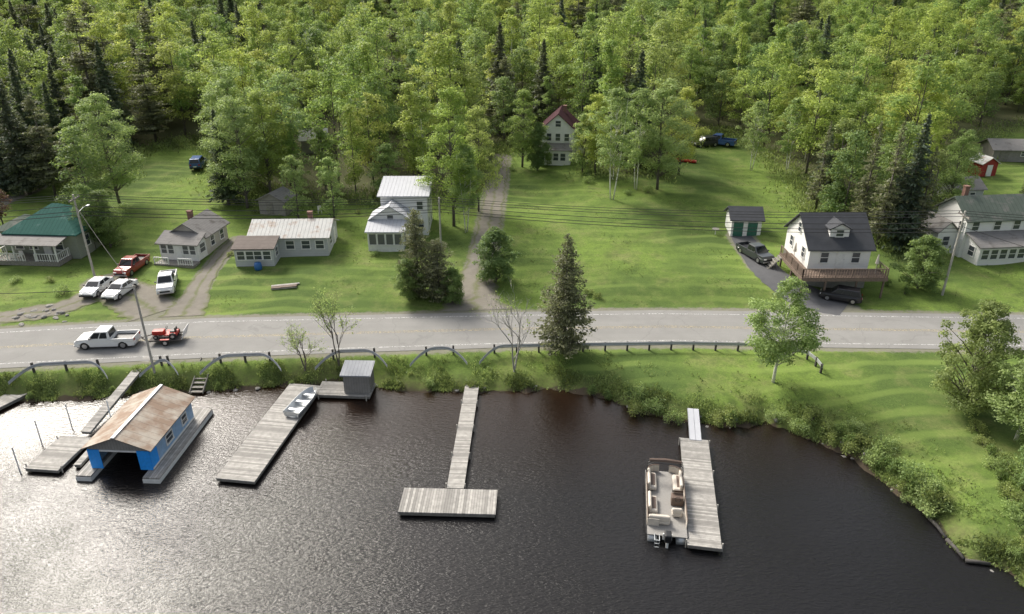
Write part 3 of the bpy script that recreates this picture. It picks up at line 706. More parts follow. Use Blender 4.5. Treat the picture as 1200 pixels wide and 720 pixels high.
def block(parent,x0,x1,y0,y1,z0,z1,rise,ridge,wall,roof,over=.35,t=.12,wallname='wall'):
    b=MB(); vs=[(x0,y0,z0),(x1,y0,z0),(x1,y1,z0),(x0,y1,z0),(x0,y0,z1),(x1,y0,z1),(x1,y1,z1),(x0,y1,z1)]
    cx,cy=(x0+x1)/2,(y0+y1)/2
    if ridge=='x':
        vs+=[(x0,cy,z1+rise),(x1,cy,z1+rise)]; fs=[(0,1,5,4),(2,3,7,6),(3,0,4,8,7),(1,2,6,9,5),(0,3,2,1)]
    elif ridge=='y':
        vs+=[(cx,y0,z1+rise),(cx,y1,z1+rise)]; fs=[(0,1,5,8,4),(2,3,7,9,6),(3,0,4,7),(1,2,6,5),(0,3,2,1)]
    elif ridge=='shed':
        vs[6]=(x1,y1,z1+rise); vs[7]=(x0,y1,z1+rise); fs=[(0,1,5,4),(2,3,7,6),(3,0,4,7),(1,2,6,5),(0,3,2,1)]
    else: fs=[(0,1,5,4),(2,3,7,6),(3,0,4,7),(1,2,6,5),(0,3,2,1)]
    b.add(vs,fs); b.obj(wallname,M[wall],parent)
    r=MB(); e=.012
    if ridge in 'xy' :
        hw=((y1-y0) if ridge=='x' else (x1-x0))/2; sl=rise/hw; a0=-(hw+over); ze=z1-sl*over+e; zr=z1+rise+e
        sec=[(a0,ze),(0,zr),(-a0,ze),(-a0,ze+t),(0,zr+t*1.1),(a0,ze+t)]
        L0,L1=(x0-over,x1+over) if ridge=='x' else (y0-over,y1+over)
        V=[]
        for L in (L0,L1):
            for a_,z_ in sec: V.append((L,cy+a_,z_) if ridge=='x' else (cx+a_,L,z_))
        Fc=[(i,(i+1)%6,6+(i+1)%6,6+i) for i in range(6)]+[(0,1,4,5),(1,2,3,4),(6,11,10,7),(7,10,9,8)]
        r.add(V,Fc)
    elif ridge=='shed':
        sl=rise/(y1-y0); A=(y0-over,z1-sl*over+e); B=(y1+.02,z1+rise+e+sl*.02)
        V=[(x,yy,zz) for x in (x0-over,x1+over) for yy,zz in (A,B,(B[0],B[1]+t),(A[0],A[1]+t))]
        r.add(V,[(0,1,2,3),(4,7,6,5),(0,4,5,1),(1,5,6,2),(2,6,7,3),(3,7,4,0)])
    elif ridge=='hip':
        X0,X1,Y0,Y1=x0-over,x1+over,y0-over,y1+over; ins=min(X1-X0,Y1-Y0)/2*.98
        if X1-X0>Y1-Y0: R=[(X0+ins,cy),(X1-ins,cy)]
        else: R=[(cx,Y0+ins),(cx,Y1-ins)]
        zz=z1+e
        V=[(X0,Y0,zz),(X1,Y0,zz),(X1,Y1,zz),(X0,Y1,zz),(X0,Y0,zz+t),(X1,Y0,zz+t),(X1,Y1,zz+t),(X0,Y1,zz+t),(*R[0],zz+t+rise),(*R[1],zz+t+rise)]
        Fc=[(0,3,2,1),(0,1,5,4),(1,2,6,5),(2,3,7,6),(3,0,4,7)]
        if X1-X0>Y1-Y0: Fc+=[(4,5,9,8),(5,6,9),(6,7,8,9),(7,4,8)]
        else: Fc+=[(4,5,8),(5,6,9,8),(6,7,9),(7,4,8,9)]
        r.add(V,Fc)
    ro=r.obj('roof',M[roof],parent)
    return (x0,x1,y0,y1),ro
def chimney(roof,x,y,z0,z1,mat='brick',w=.5):
    c=MB(); c.box(x-w/2,x+w/2,y-w/2,y+w/2,z0,z1); c.box(x-w/2-.05,x+w/2+.05,y-w/2-.05,y+w/2+.05,z1,z1+.12); c.obj('chimney',M[mat],roof)
def posts(parent,pts,z0,z1,w=.12,mat='whitetrim'):
    for x,y in pts:
        b=MB(); b.box(-w/2,w/2,-w/2,w/2,0,z1-z0); b.obj('post',M[mat],parent,loc=(x,y,z0))
def railing(parent,pts,z,h=1.0,mat='whitetrim',step=.28):
    b=MB()
    for i in range(len(pts)-1):
        a=Vector((*pts[i],z)); c=Vector((*pts[i+1],z)); L=(c-a).length; n=max(1,int(L/step))
        b.beam(a+Vector((0,0,h)),c+Vector((0,0,h)),.09,.06); b.beam(a+Vector((0,0,.12)),c+Vector((0,0,.12)),.05,.05)
        for k in range(n+1):
            q=a.lerp(c,k/n); w=.05 if k%6==0 else .022; b.box(q.x-w,q.x+w,q.y-w,q.y+w,z+.002,z+h-.03)
    return b.obj('railing',M[mat],parent)
def slab(parent,x0,x1,y0,y1,z0,z1,mat,name='floor'):
    b=MB(); b.box(x0,x1,y0,y1,z0,z1); return b.obj(name,M[mat],parent)

# white cape with deck
p=at(985,338); h=thing('white_house','white cape style house with dark shingle roof and raised wooden deck','house',(p.x-.8,p.y,p.z-.1),0)
bb,r=block(h,-3.2,3.2,0,7,0,4.7,2.6,'x','white','shingle')
slab(h,-3.22,3.22,-.03,7.03,-.3,2.0,'concrete','foundation')
for u in (-1.6,1.7): window(h,'f',bb,u,3.1,.8,1.1)
door(h,'f',bb,0.1,2.45); window(h,'l',bb,1.6,3.1,.75,1.1); window(h,'l',bb,5.2,3.1,.75,1.1); window(h,'l',bb,3.5,5.3,.75,1.0); window(h,'r',bb,3.5,3.1,.75,1.1)
block(h,-1.0,1.0,1.0,3.3,5.0,6.45,.55,'y','white','shingle',.2,wallname='dormer'); window(h,'f',(-.9,.9,1.0,3),0,5.65,.75,.7)
dk=MB(); dk.box(-4.6,4.2,-2.5,-.05,2.2,2.38); dk.box(-4.6,-3.24,-.05,4.5,2.2,2.38)
dko=dk.obj('deck',M['decktan'],h); 
b=MB(); b.box(-4.65,4.25,-2.56,-2.505,2.0,2.4); b.box(-4.66,-4.605,-2.5,4.5,2.0,2.4); b.box(4.205,4.26,-2.5,-.05,2.0,2.4); b.obj('deck_edge',M['tanwood'],h)
railing(h,[(-4.55,4.4),(-4.55,-2.45),(4.15,-2.45),(4.15,-.1)],2.38,.95,'tanwood')
posts(h,[(-4.4,-2.3),(-2,-2.3),(1.2,-2.3),(4.0,-2.3),(-4.4,1),(-4.4,4.3)],-.2,2.2,.16,'tanwood')
for x_,y_ in ((-3.9,2.2),(3.4,-1.3)):
    q=MB(); q.tube([(0,0,0),(0,0,1.1),(0,0,1.12),(0,0,2.1)],[.03,.03,.2,.04],8); q.obj('folded_parasol',M['beige'],h,loc=(x_,y_,2.38))
b=MB()
for i in range(9): b.box(-4.88-.24*i,-4.66-.24*i,3.4,4.4,2.2-.24*i-.2,2.2-.24*i)
b.obj('steps',M['beam'],h)
# garage
p=at(873,277); h=thing('garage','small white garage with dark roof and green doors','garage',(p.x,p.y,p.z-.05),-4)
bb,r=block(h,-1.8,1.8,0,3.4,0,2.2,1.0,'x','white','shingle',.3)
for u in (-.95,.75): door(h,'f',bb,u,.05,1.15,1.8,'green')
# white two-storey
p=at(466,291); h=thing('white_farmhouse','white two storey house with white metal roof and screened porch','house',(p.x,p.y,p.z-.1),0)
m1,_=block(h,-2.4,3.3,4.2,9.5,0,5.3,.9,'shed','white','metalwhiteclean')
m2,_=block(h,-3.2,1.4,1.6,4.18,0,3.3,1.5,'y','white','metalwhiteclean')
m3,_=block(h,-3.3,.9,-1.0,1.58,0,2.5,.55,'shed','whitetrim','metalwhiteclean',.25)
window(h,'f',m1,2.4,3.6,.7,1.0); window(h,'f',m1,2.4,1.2,.7,1.0); window(h,'f',m2,-.9,2.8,.7,.9)
for u in (5.5,8): window(h,'r',m1,u,3.4,.8,1.2); window(h,'r',m1,u,1,.8,1.2)
for u in (-2.7,-1.7,-.7,.3): window(h,'f',m3,u,.95,.8,1.3,glass='screen',bars=0)
window(h,'r',m3,.2,.95,1.1,1.3,glass='screen',bars=0)
door(h,'r',m2,2.9,.3)
# low house
p=at(345,301); h=thing('low_house','low grey single storey house with rusty white metal roof','house',(p.x,p.y,p.z-.1),2)
m1,rr=block(h,-4.8,4.0,0,5.8,0,2.5,1.1,'x','greysiding','metalwhite',.35)
m2,_=block(h,-5.9,-1.6,-2.6,-.02,0,2.1,.5,'shed','greysiding','brownshingle',.25)
for u in (-.3,1.5,3.1): window(h,'f',m1,u,1.1,.9,.95)
for u in (-5.2,-4.2,-3.3,-2.3): window(h,'f',m2,u,.85,.8,.95)
window(h,'r',m2,-1.3,.85,.9,.95); window(h,'r',m1,1.6,1.1,.9,.95); door(h,'r',m1,4,.2); chimney(rr,1.5,3.6,3.3,4.3)
# cottage
p=at(212,307); h=thing('small_cottage','small tan cottage with weathered grey roof and enclosed porch','house',(p.x,p.y,p.z-.1),-8)
m1,rr=block(h,-2.3,2.3,2.0,7.0,0,2.6,1.4,'y','tansiding','greyshingle',.35)
m2,_=block(h,-2.3,2.3,0,1.98,0.3,2.3,.7,'shed','whitetrim','greyshingle',.3)
for u in (-1.75,-.9,.9,1.75): window(h,'f',m2,u,1.1,.65,1.0,glass='screen')
door(h,'f',m2,0,.35); window(h,'r',m2,1.1,1.1,1.1,1.0,glass='screen')
for u in (3.4,5.6): window(h,'r',m1,u,1.1,.8,1.1)
railing(h,[(-2.3,-1.4),(-.6,-1.4)],.3,.8); railing(h,[(.6,-1.4),(2.3,-1.4)],.3,.8); slab(h,-2.4,2.4,-1.5,-.02,0,.3,'beam','step')
chimney(rr,-.9,5.0,3.5,4.5)
p=at(320,252); h=thing('old_shed','weathered grey wooden shed behind the low house','shed',(p.x,p.y,p.z-.05),-14)
bb,_=block(h,-1.9,1.9,0,3,0,2.0,.9,'y','oldwood','greyshingle',.3); door(h,'f',bb,-.3,.05,.9,1.7,'beam'); window(h,'r',bb,1.5,1,.6,.6)
p=at(369,180); h=thing('woodland_cabin','small cabin with pale metal roof among the trees','cabin',(p.x,p.y,p.z),10)
bb,_=block(h,-2,2,0,3.5,0,2.4,1.2,'x','oldwood','metalwhite',.4); window(h,'f',bb,0,1,.8,.8)
# teal
p=at(44,306); h=thing('teal_roofed_cottage','sage cottage with teal metal roof and white railed porch','house',(p.x,p.y,p.z-.1),-4)
m1,rr=block(h,-3.6,4.4,1.2,8.5,0,2.9,2.4,'hip','greensiding','metalteal',.45)
m2,_=block(h,-6.2,-3.62,2.6,7.5,0,2.6,.8,'hip','greensiding','metalgreen',.3)
slab(h,-4.4,3.4,-1.2,1.18,0,.5,'beam','porch_floor')
posts(h,[(-4.2,-1.0),(-1.7,-1.0),(.8,-1.0),(3.2,-1.0)],.5,2.4,.14)
b=MB(); b.add([(-4.7,-1.35,2.4),(3.7,-1.35,2.4),(3.7,1.16,2.8),(-4.7,1.16,2.8),(-4.7,-1.35,2.5),(3.7,-1.35,2.5),(3.7,1.16,2.9),(-4.7,1.16,2.9)],[(0,3,2,1),(4,5,6,7),(0,1,5,4),(1,2,6,5),(2,3,7,6),(3,0,4,7)]); b.obj('porch_roof',M['greyshingle'],h)
railing(h,[(-4.3,1.1),(-4.3,-1.1),(-.5,-1.1)],.5,.9); railing(h,[(.7,-1.1),(3.3,-1.1),(3.3,1.1)],.5,.9)
for u in (-2.6,-.9,2.2): window(h,'f',m1,u,1.1,.9,1.2)
door(h,'f',m1,.7,.5); 
for u in (3,6): window(h,'r',m1,u,1.1,.9,1.2)
# farmhouse maroon roof
p=at(653,190); h=thing('red_roofed_farmhouse','tall white farmhouse with dark red metal roof','house',(p.x,p.y,p.z-.1),-8)
m1,rr=block(h,-2.6,2.6,0,7,0,5.3,2.3,'y','white','metalred',.35)
m2,_=block(h,-3.0,2.2,-1.8,-.02,0,2.4,.6,'shed','white','greyshingle',.25)
m3,_=block(h,2.62,4.2,2.5,6.5,0,4.0,1.4,'x','white','metalred',.3)
for u in (-1.4,0,1.4): window(h,'f',m1,u,3.5,.7,1.1)
window(h,'f',m1,0,5.7,.8,.9)
for u in (-2.3,-1.2,-.1,1.0): window(h,'f',m2,u,.8,.75,1.1)
window(h,'f',m3,3.4,2.7,.7,1.0); window(h,'r',m1,1.5,3.6,.8,1.2)
chimney(rr,.7,4.5,6.5,8.1)
# right white house: two storeys, porch toward the road
p=at(1162,309); h=thing('white_shingled_house','white two storey house with weathered green roof and enclosed porch','house',(p.x,p.y,p.z-.1),6)
m1,rr=block(h,-2.6,6.4,2.2,7.6,0,4.7,1.9,'x','white','metalgreen',.35)
m2,_=block(h,-2.2,5.6,-.4,2.18,0,2.3,.8,'shed','white','greyshingle',.3)
m3,_=block(h,-4.9,-2.62,3.4,7.0,0,3.0,1.1,'y','white','greyshingle',.3)
for u in (-1.5,-.4,.7,1.8,2.9,4.0,5.0): window(h,'f',m2,u,.85,.8,1.1)
for u in (-1.5,1.2,3.6,5.3): window(h,'f',m1,u,3.4,.8,1.0)
window(h,'l',m1,3.0,3.2,.75,1.0); window(h,'l',m2,.9,.85,.9,1.1); window(h,'f',m3,-3.8,1.2,.8,1.1); chimney(rr,-1.2,5.6,5,7.6)
door(h,'l',m1,2.7,.3)
# outbuildings
p=at(1132,240); h=thing('grey_shed','grey gabled shed behind the white house','shed',(p.x,p.y,p.z),6)
bb,_=block(h,-2.1,2.1,0,4,0,2.2,1.1,'x','greysiding','greyshingle',.3); window(h,'f',bb,.5,1,.7,.7); door(h,'f',bb,-1,.05)
p=at(1186,190); h=thing('low_barn','low barn with pale metal roof at the clearing','barn',(p.x,p.y,p.z),-5)
bb,_=block(h,-3.2,4,0,4.5,0,2.0,1.1,'x','oldwood','greyshingle',.4); door(h,'f',bb,-1.5,.05,1.4,1.8,'beam'); window(h,'f',bb,1.5,1,.9,.7)
p=at(1157,207); h=thing('red_shed','small red shed with pale roof','shed',(p.x,p.y,p.z),10)
bb,_=block(h,-1.3,1.3,0,2.6,0,2.0,.8,'y','redsiding','metalwhite',.25); door(h,'f',bb,0,.05,.9,1.7)

# boathouse
h=thing('floating_boathouse','floating boathouse with rusty metal roof and blue wrapped front','boathouse',(-28.1,41.7,0),-3)
d=MB()
for a in ((-3.0,-1.9,0,8.9),(1.9,3.1,0,8.9),(-1.88,1.88,7.3,8.9)): d.box(a[0],a[1],a[2],a[3],.32,.45)
d.obj('deck',M['decky'],h)
d=MB(); d.box(-3.02,-1.88,-.05,8.92,-.25,.31); d.box(1.88,3.12,-.05,8.92,-.25,.31); d.box(-1.87,1.87,7.3,8.92,-.25,.31); d.obj('float',M['whitetrim'],h)
wl,wr,fy,by,wz=-2.25,2.25,.9,7.5,2.3
rs_=.9; hw_=2.25
def bxp(nm,mat,*a):
    q=MB(); q.box(*a); return q.obj(nm,M[mat],h)
bxp('wall','bluepaint',wr-.1,wr,fy,by,.46,wz); bxp('wall','bluepaint',wl,wl+.1,fy,by,.46,wz); bxp('wall','greysiding',wl+.11,wr-.11,by-.1,by,.46,wz)
q=MB(); q.box(wr+.001,wr+.03,fy,by,.46,.62); q.box(wr+.001,wr+.03,fy,by,wz-.2,wz-.02); q.obj('trim',M['whitetrim'],h)
q=MB(); q.add([(wl,fy,wz-.2),(wr,fy,wz-.2),(wr,fy,wz),(0,fy,wz+rs_),(wl,fy,wz),(wl,fy+.1,wz-.2),(wr,fy+.1,wz-.2),(wr,fy+.1,wz),(0,fy+.1,wz+rs_),(wl,fy+.1,wz)],[(0,1,2,3,4),(9,8,7,6,5),(0,5,6,1)]); q.obj('gable',M['oldwood'],h)
q=MB(); q.add([(wr,by,wz),(0,by,wz+rs_),(wl,by,wz),(wr,by-.1,wz),(0,by-.1,wz+rs_),(wl,by-.1,wz)],[(0,1,2),(5,4,3)]); q.obj('gable',M['oldwood'],h)
bxp('panel','bluewrap',wl-.02,wl+.85,fy-.06,fy-.005,.47,wz-.21); bxp('panel','bluewrap',wr-.9,wr+.02,fy-.06,fy-.005,.47,wz-.21)
bxp('panel','bluewrap',wr+.032,wr+.045,fy-.04,fy+.9,.64,wz-.22)
q=MB(); sl=rs_/hw_; o_=.3
for s_ in (-1,1):
    A=(s_*(hw_+o_),wz-sl*o_+.02); V=[]
    for yy in (fy-.25,by+.3): V+=[(A[0],yy,A[1]),(0,yy,wz+rs_+.02),(0,yy,wz+rs_+.09),(A[0],yy,A[1]+.07)]
    q.add(V,[(0,1,2,3),(7,6,5,4),(0,4,5,1),(2,6,7,3),(3,7,4,0)])
ro=q.obj('roof',M['metalrust'],h)
q=MB(); q.box(-.12,.12,fy-.26,by+.31,wz+rs_+.05,wz+rs_+.13); q.obj('ridge_cap',M['galv'],ro)
window(h,'r',(0,wr,0,0),3.6,1.05,.9,.7); window(h,'r',(0,wr,0,0),6.0,1.05,.7,.7); window(h,'l',(wl,0,0,0),4.2,1.05,.9,.7)
bxp('railing','whitetrim',wl+.86,wr-.91,fy-.04,fy-.01,wz-.35,wz-.21)
# dock shed
h=thing('dock_shed','small weathered grey shed on a dock','shed',(-13.1,52.8,.45),-2)
bb,_=block(h,-1.1,1.1,0,1.8,.0,1.7,.3,'shed','oldwood','shedroof',.2); door(h,'l',bb,1,.02,.8,1.5,'beam')

# ------------------------------------------------------------------ docks
def dock(name,label,x,y,z,w,L,yaw,mat='deckx',posts_=True,th=.16,skirt=.28,tilt=0):
    h=thing(name,label,'dock',(x,y,z),yaw); h.rotation_euler=(tilt,0,math.radians(yaw))
    q=MB(); q.box(-w/2,w/2,-L/2,L/2,-th/2,0); q.obj('deck',M[mat],h)
    q=MB(); q.box(-w/2+.04,-w/2+.16,-L/2+.04,L/2-.04,-skirt,-th/2-.004); q.box(w/2-.16,w/2-.04,-L/2+.04,L/2-.04,-skirt,-th/2-.004)
    q.box(-w/2+.17,w/2-.17,-L/2+.04,-L/2+.16,-skirt,-th/2-.004); q.box(-w/2+.17,w/2-.17,L/2-.16,L/2-.04,-skirt,-th/2-.004)
    q.obj('frame',M['beam'],h)
    if posts_:
        n=max(2,int(L/3)+1)
        for i in range(n):
            for s_ in (-1,1):
                q=MB(); q.tube([(0,0,-1.8-z),(0,0,.18)],.05,8); q.obj('post',M['pole'],h,loc=(s_*(w/2+.06),-L/2+.3+(L-.6)*i/(n-1),0))
    return h
def dock2(name,label,a,b,w,z,mat='deckx',z2=None,**k):
    dx,dy=b[0]-a[0],b[1]-a[1]; L=math.hypot(dx,dy); yaw=math.degrees(math.atan2(dy,dx))-90
    z2=z if z2 is None else z2
    return dock(name,label,(a[0]+b[0])/2,(a[1]+b[1])/2,(z+z2)/2,w,L,yaw,mat,tilt=math.atan2(z2-z,L),**k)
dock2('t_shaped_dock','long narrow weathered wooden dock ending in a T',(-3.95,40.5),(-3.4,55.3),1.2,.42)
hd=bpy.data.objects['t_shaped_dock']
q=MB(); q.box(-3.55,2.95,-9.95,-7.48,-.09,.0); q.obj('platform',M['decky'],hd)
q=MB(); q.box(-3.5,2.9,-9.9,-7.55,-.32,-.094); q.obj('float',M['beam'],hd)
dock2('wide_dock','wide weathered wooden dock with a rowboat on it',(-19.6,41.4),(-17.8,54.2),2.95,.42,posts_=False)
dock2('boat_dock','weathered wooden dock beside the moored pontoon boat',(12.05,34.8),(13.95,46.2),2.1,.48)
dock2('metal_ramp','white metal gangway ramp to the boat dock',(14.0,46.0),(14.65,49.9),.9,.52,'metalwhiteclean',.8,posts_=False)
dock2('shed_dock','short weathered dock in front of the small shed',(-16.6,53.7),(-11.9,53.4),2.2,.4,'decky')
dock2('floating_platform','pale weathered floating dock platform',(-34.0,42.6),(-33.6,46.6),2.6,.4)
dock2('wooden_gangway','long wooden gangway from the bank to the floating docks',(-33.1,47.0),(-32.4,57.0),.8,.55,'deckx',1.7,posts_=False)
dock2('narrow_dock','narrow wooden dock section beside the boathouse',(-31.75,43.2),(-31.7,47.5),.5,.34,'deckx',posts_=False)
dock2('left_dock','small pale wooden dock reaching from the bank',(-43.5,49.5),(-41.0,54.8),1.6,.4)
for x,y in [(-35.6,42.6),(-34.9,48.2),(-32,48.8),(-36.0,46)]:
    q=MB(); q.tube([(0,0,-1.5),(.05,.03,2.3)],.045,8); o=q.obj('mooring_pole',M['whitetrim']); o.location=(x,y,0); tag(o,'thin pale mooring pole beside the floating dock','pole','mooring poles')
h=thing('wooden_stairs','weathered wooden stairs down the bank to the water','stairs',(*at(236,440)[:2],0.3),0)
ps=h.location.copy(); h.location=(ps.x,ps.y-1.6,0)
q=MB()
for i in range(8): q.box(-.5,.5,i*.42,i*.42+.34,.2+i*.19,.25+i*.19)
q.obj('tread',M['beam'],h)
q=MB(); 
for s_ in (-.56,.56): q.beam((s_,0,.15),(s_,3.4,1.7),.07,.2)
q.obj('stringer',M['beam'],h)

# ------------------------------------------------------------------ boats
h=thing('pontoon_boat','beige pontoon boat with cushioned seats moored at the dock','boat',(10.35,38.9,0),-8.5)
for s_ in (-.9,.9):
    q=MB(); q.tube([(s_,-3.3,.12),(s_,2.6,.12),(s_,3.1,.18),(s_,3.5,.3)],[.33,.33,.26,.05],14); q.obj('pontoon',M['alu'],h,True)
q=MB(); q.box(-1.28,1.28,-3.25,3.3,.48,.56); q.obj('deck',M['carpet'],h,bevel=.02)
def curvefence(pts,z0,z1,t,mat,nm):
    q=MB()
    for i in range(len(pts)-1):
        a=Vector((*pts[i],(z0+z1)/2)); b_=Vector((*pts[i+1],(z0+z1)/2)); q.beam(a,b_,t,z1-z0)
    return q.obj(nm,M[mat],h)
out=[(-.35,3.24),(-.75,3.2),(-1.05,3.0),(-1.2,2.65),(-1.25,2.2),(-1.25,-2.4)]; 
curvefence(out,.57,1.12,.04,'beige','side_panel'); curvefence([(-x,y) for x,y in out],.57,1.12,.04,'beige','side_panel')
curvefence([(x*1.005,y) for x,y in out],1.13,1.18,.05,'brownvinyl','rail'); curvefence([(-x*1.005,y) for x,y in out],1.13,1.18,.05,'brownvinyl','rail')
curvefence([(-1.25,-2.42),(-.5,-2.42)],.57,1.12,.04,'beige','side_panel')
for s_ in (-1,1):
    q=MB(); q.tube([(s_*1.285,-3.2,.52),(s_*1.285,3.0,.52)],.05,6); q.obj('rub_rail',M['black'],h)
def seat(x0,x1,y0,y1,back):
    q=MB(); q.box(x0,x1,y0,y1,.57,.9); so=q.obj('seat',M['beige'],h,bevel=.14,seg=4)
    q=MB(); t=.22
    bx={'l':(x0,x0+t,y0,y1),'r':(x1-t,x1,y0,y1),'b':(x0,x1,y0,y0+t),'t':(x0,x1,y1-t,y1)}[back]
    q.box(*bx,.86,1.28); q.obj('backrest',M['beige'],so,bevel=.1,seg=4)
    q=MB(); q.box(x0+.26,x1-.26 if x1-x0>.7 else x1-.12,y0+.26,y1-.2,.89,.93) ; q.obj('cushion',M['brownvinyl'],so,bevel=.015)
seat(-1.2,-.55,1.0,2.7,'l'); seat(.55,1.2,1.0,2.7,'r'); seat(-1.2,-.55,-1.4,.2,'l'); seat(-1.2,.2,-2.35,-1.6,'b'); seat(.35,1.0,-1.5,-.8,'b')
q=MB(); q.box(.35,1.15,-.35,.25,.57,1.25); q.add([(.35,.25,1.25),(1.15,.25,1.25),(1.15,.1,1.55),(.35,.1,1.55)],[(0,1,2,3),(3,2,1,0)]); co=q.obj('console',M['brownvinyl'],h,bevel=.04)
q=MB(); pts=[(.75+.18*math.cos(a),-.42+.05*math.sin(a),1.2+.17*math.sin(a)) for a in np.linspace(0,6.283,13)]; q.tube(pts,.018,5,cap=False); q.obj('steering_wheel',M['black'],co)
for dy_ in (0,.25,.5):
    q=MB(); q.tube([(-1.27,2.3+.0*dy_,1.15),(-1.2,2.35+dy_,1.75+.1*dy_),(-.8,2.4+dy_,1.9+.1*dy_),(.8,2.4+dy_,1.9+.1*dy_),(1.2,2.35+dy_,1.75+.1*dy_),(1.27,2.3,1.15)],.03,6); q.obj('canopy_frame',M['black'],h)
q=MB(); q.tube([(-1.1,2.62,1.98),(0,2.66,2.02),(1.1,2.62,1.98)],[.1,.13,.1],8); q.obj('folded_canopy',M['brownvinyl'],h)
q=MB(); q.box(-.22,.22,-3.95,-3.35,.55,1.15); mo=q.obj('outboard_motor',M['black'],h,bevel=.09,seg=3)
q=MB(); q.box(-.07,.07,-3.75,-3.5,-.5,.6); q.box(-.3,.3,-3.34,-3.25,.3,.75); q.obj('motor_leg',M['whitetrim'],mo)
q=MB(); q.tube([(-.5,-3.2,.6),(-.5,-3.75,.58),(-.5,-3.75,-.3)],.03,6); q.tube([(-.8,-3.2,.6),(-.8,-3.75,.58),(-.8,-3.75,-.3)],.03,6)
for zz in (.0,.3,.57): q.beam((-.8,-3.75,zz),(-.5,-3.75,zz),.05,.05)
q.obj('ladder',M['alu'],h)
h=thing('rowboat','small grey aluminium rowboat resting on the wide dock','rowboat',(-17.2,51.0,.45),-14)
def hull(h,L,W,D,mat):
    st=[]; n=12
    for i in range(n+1):
        t=i/n; y=-L/2+L*t; w=W/2*(1 if t<.45 else math.sqrt(max(0,1-((t-.45)/.56)**2.2))); kz=.0+.28*D*max(0,(t-.6)/.4)**2; sh=D*(1+.18*t*t)
        st.append([(-w,y,sh),(-w*.8,y,kz+.12*D),(0,y,kz),(w*.8,y,kz+.12*D),(w,y,sh),(w*.94,y,sh),(w*.74,y,kz+.2*D),(0,y,kz+.08*D),(-w*.74,y,kz+.2*D),(-w*.94,y,sh)])
    q=MB(); V=[p_ for s_ in st for p_ in s_]; Fc=[(i*10+k,i*10+(k+1)%10,(i+1)*10+(k+1)%10,(i+1)*10+k) for i in range(n) for k in range(10)]
    Fc.append((0,1,2,3,4,5,6,7,8,9)); 
    V+= [(-W/2*.9,-L/2+.03,D),(W/2*.9,-L/2+.03,D),(W/2*.7,-L/2+.03,.15*D),(-W/2*.7,-L/2+.03,.15*D)]; b0=len(V)-4; Fc.append((b0,b0+1,b0+2,b0+3))
    q.add(V,Fc); q.obj('hull',M[mat],h,True)
    for y in (-L*.33,-.02*L,L*.25):
        q=MB(); q.box(-W*.42,W*.42,y-.14,y+.14,D*.68,D*.76); q.obj('seat',M[mat],h)
hull(h,3.9,1.45,.5,'alu')
p=at(803,190); h=thing('red_kayak','bright red kayak lying on the grass','kayak',(p.x,p.y,p.z),70); hull(h,3.4,.8,.35,'redplastic')

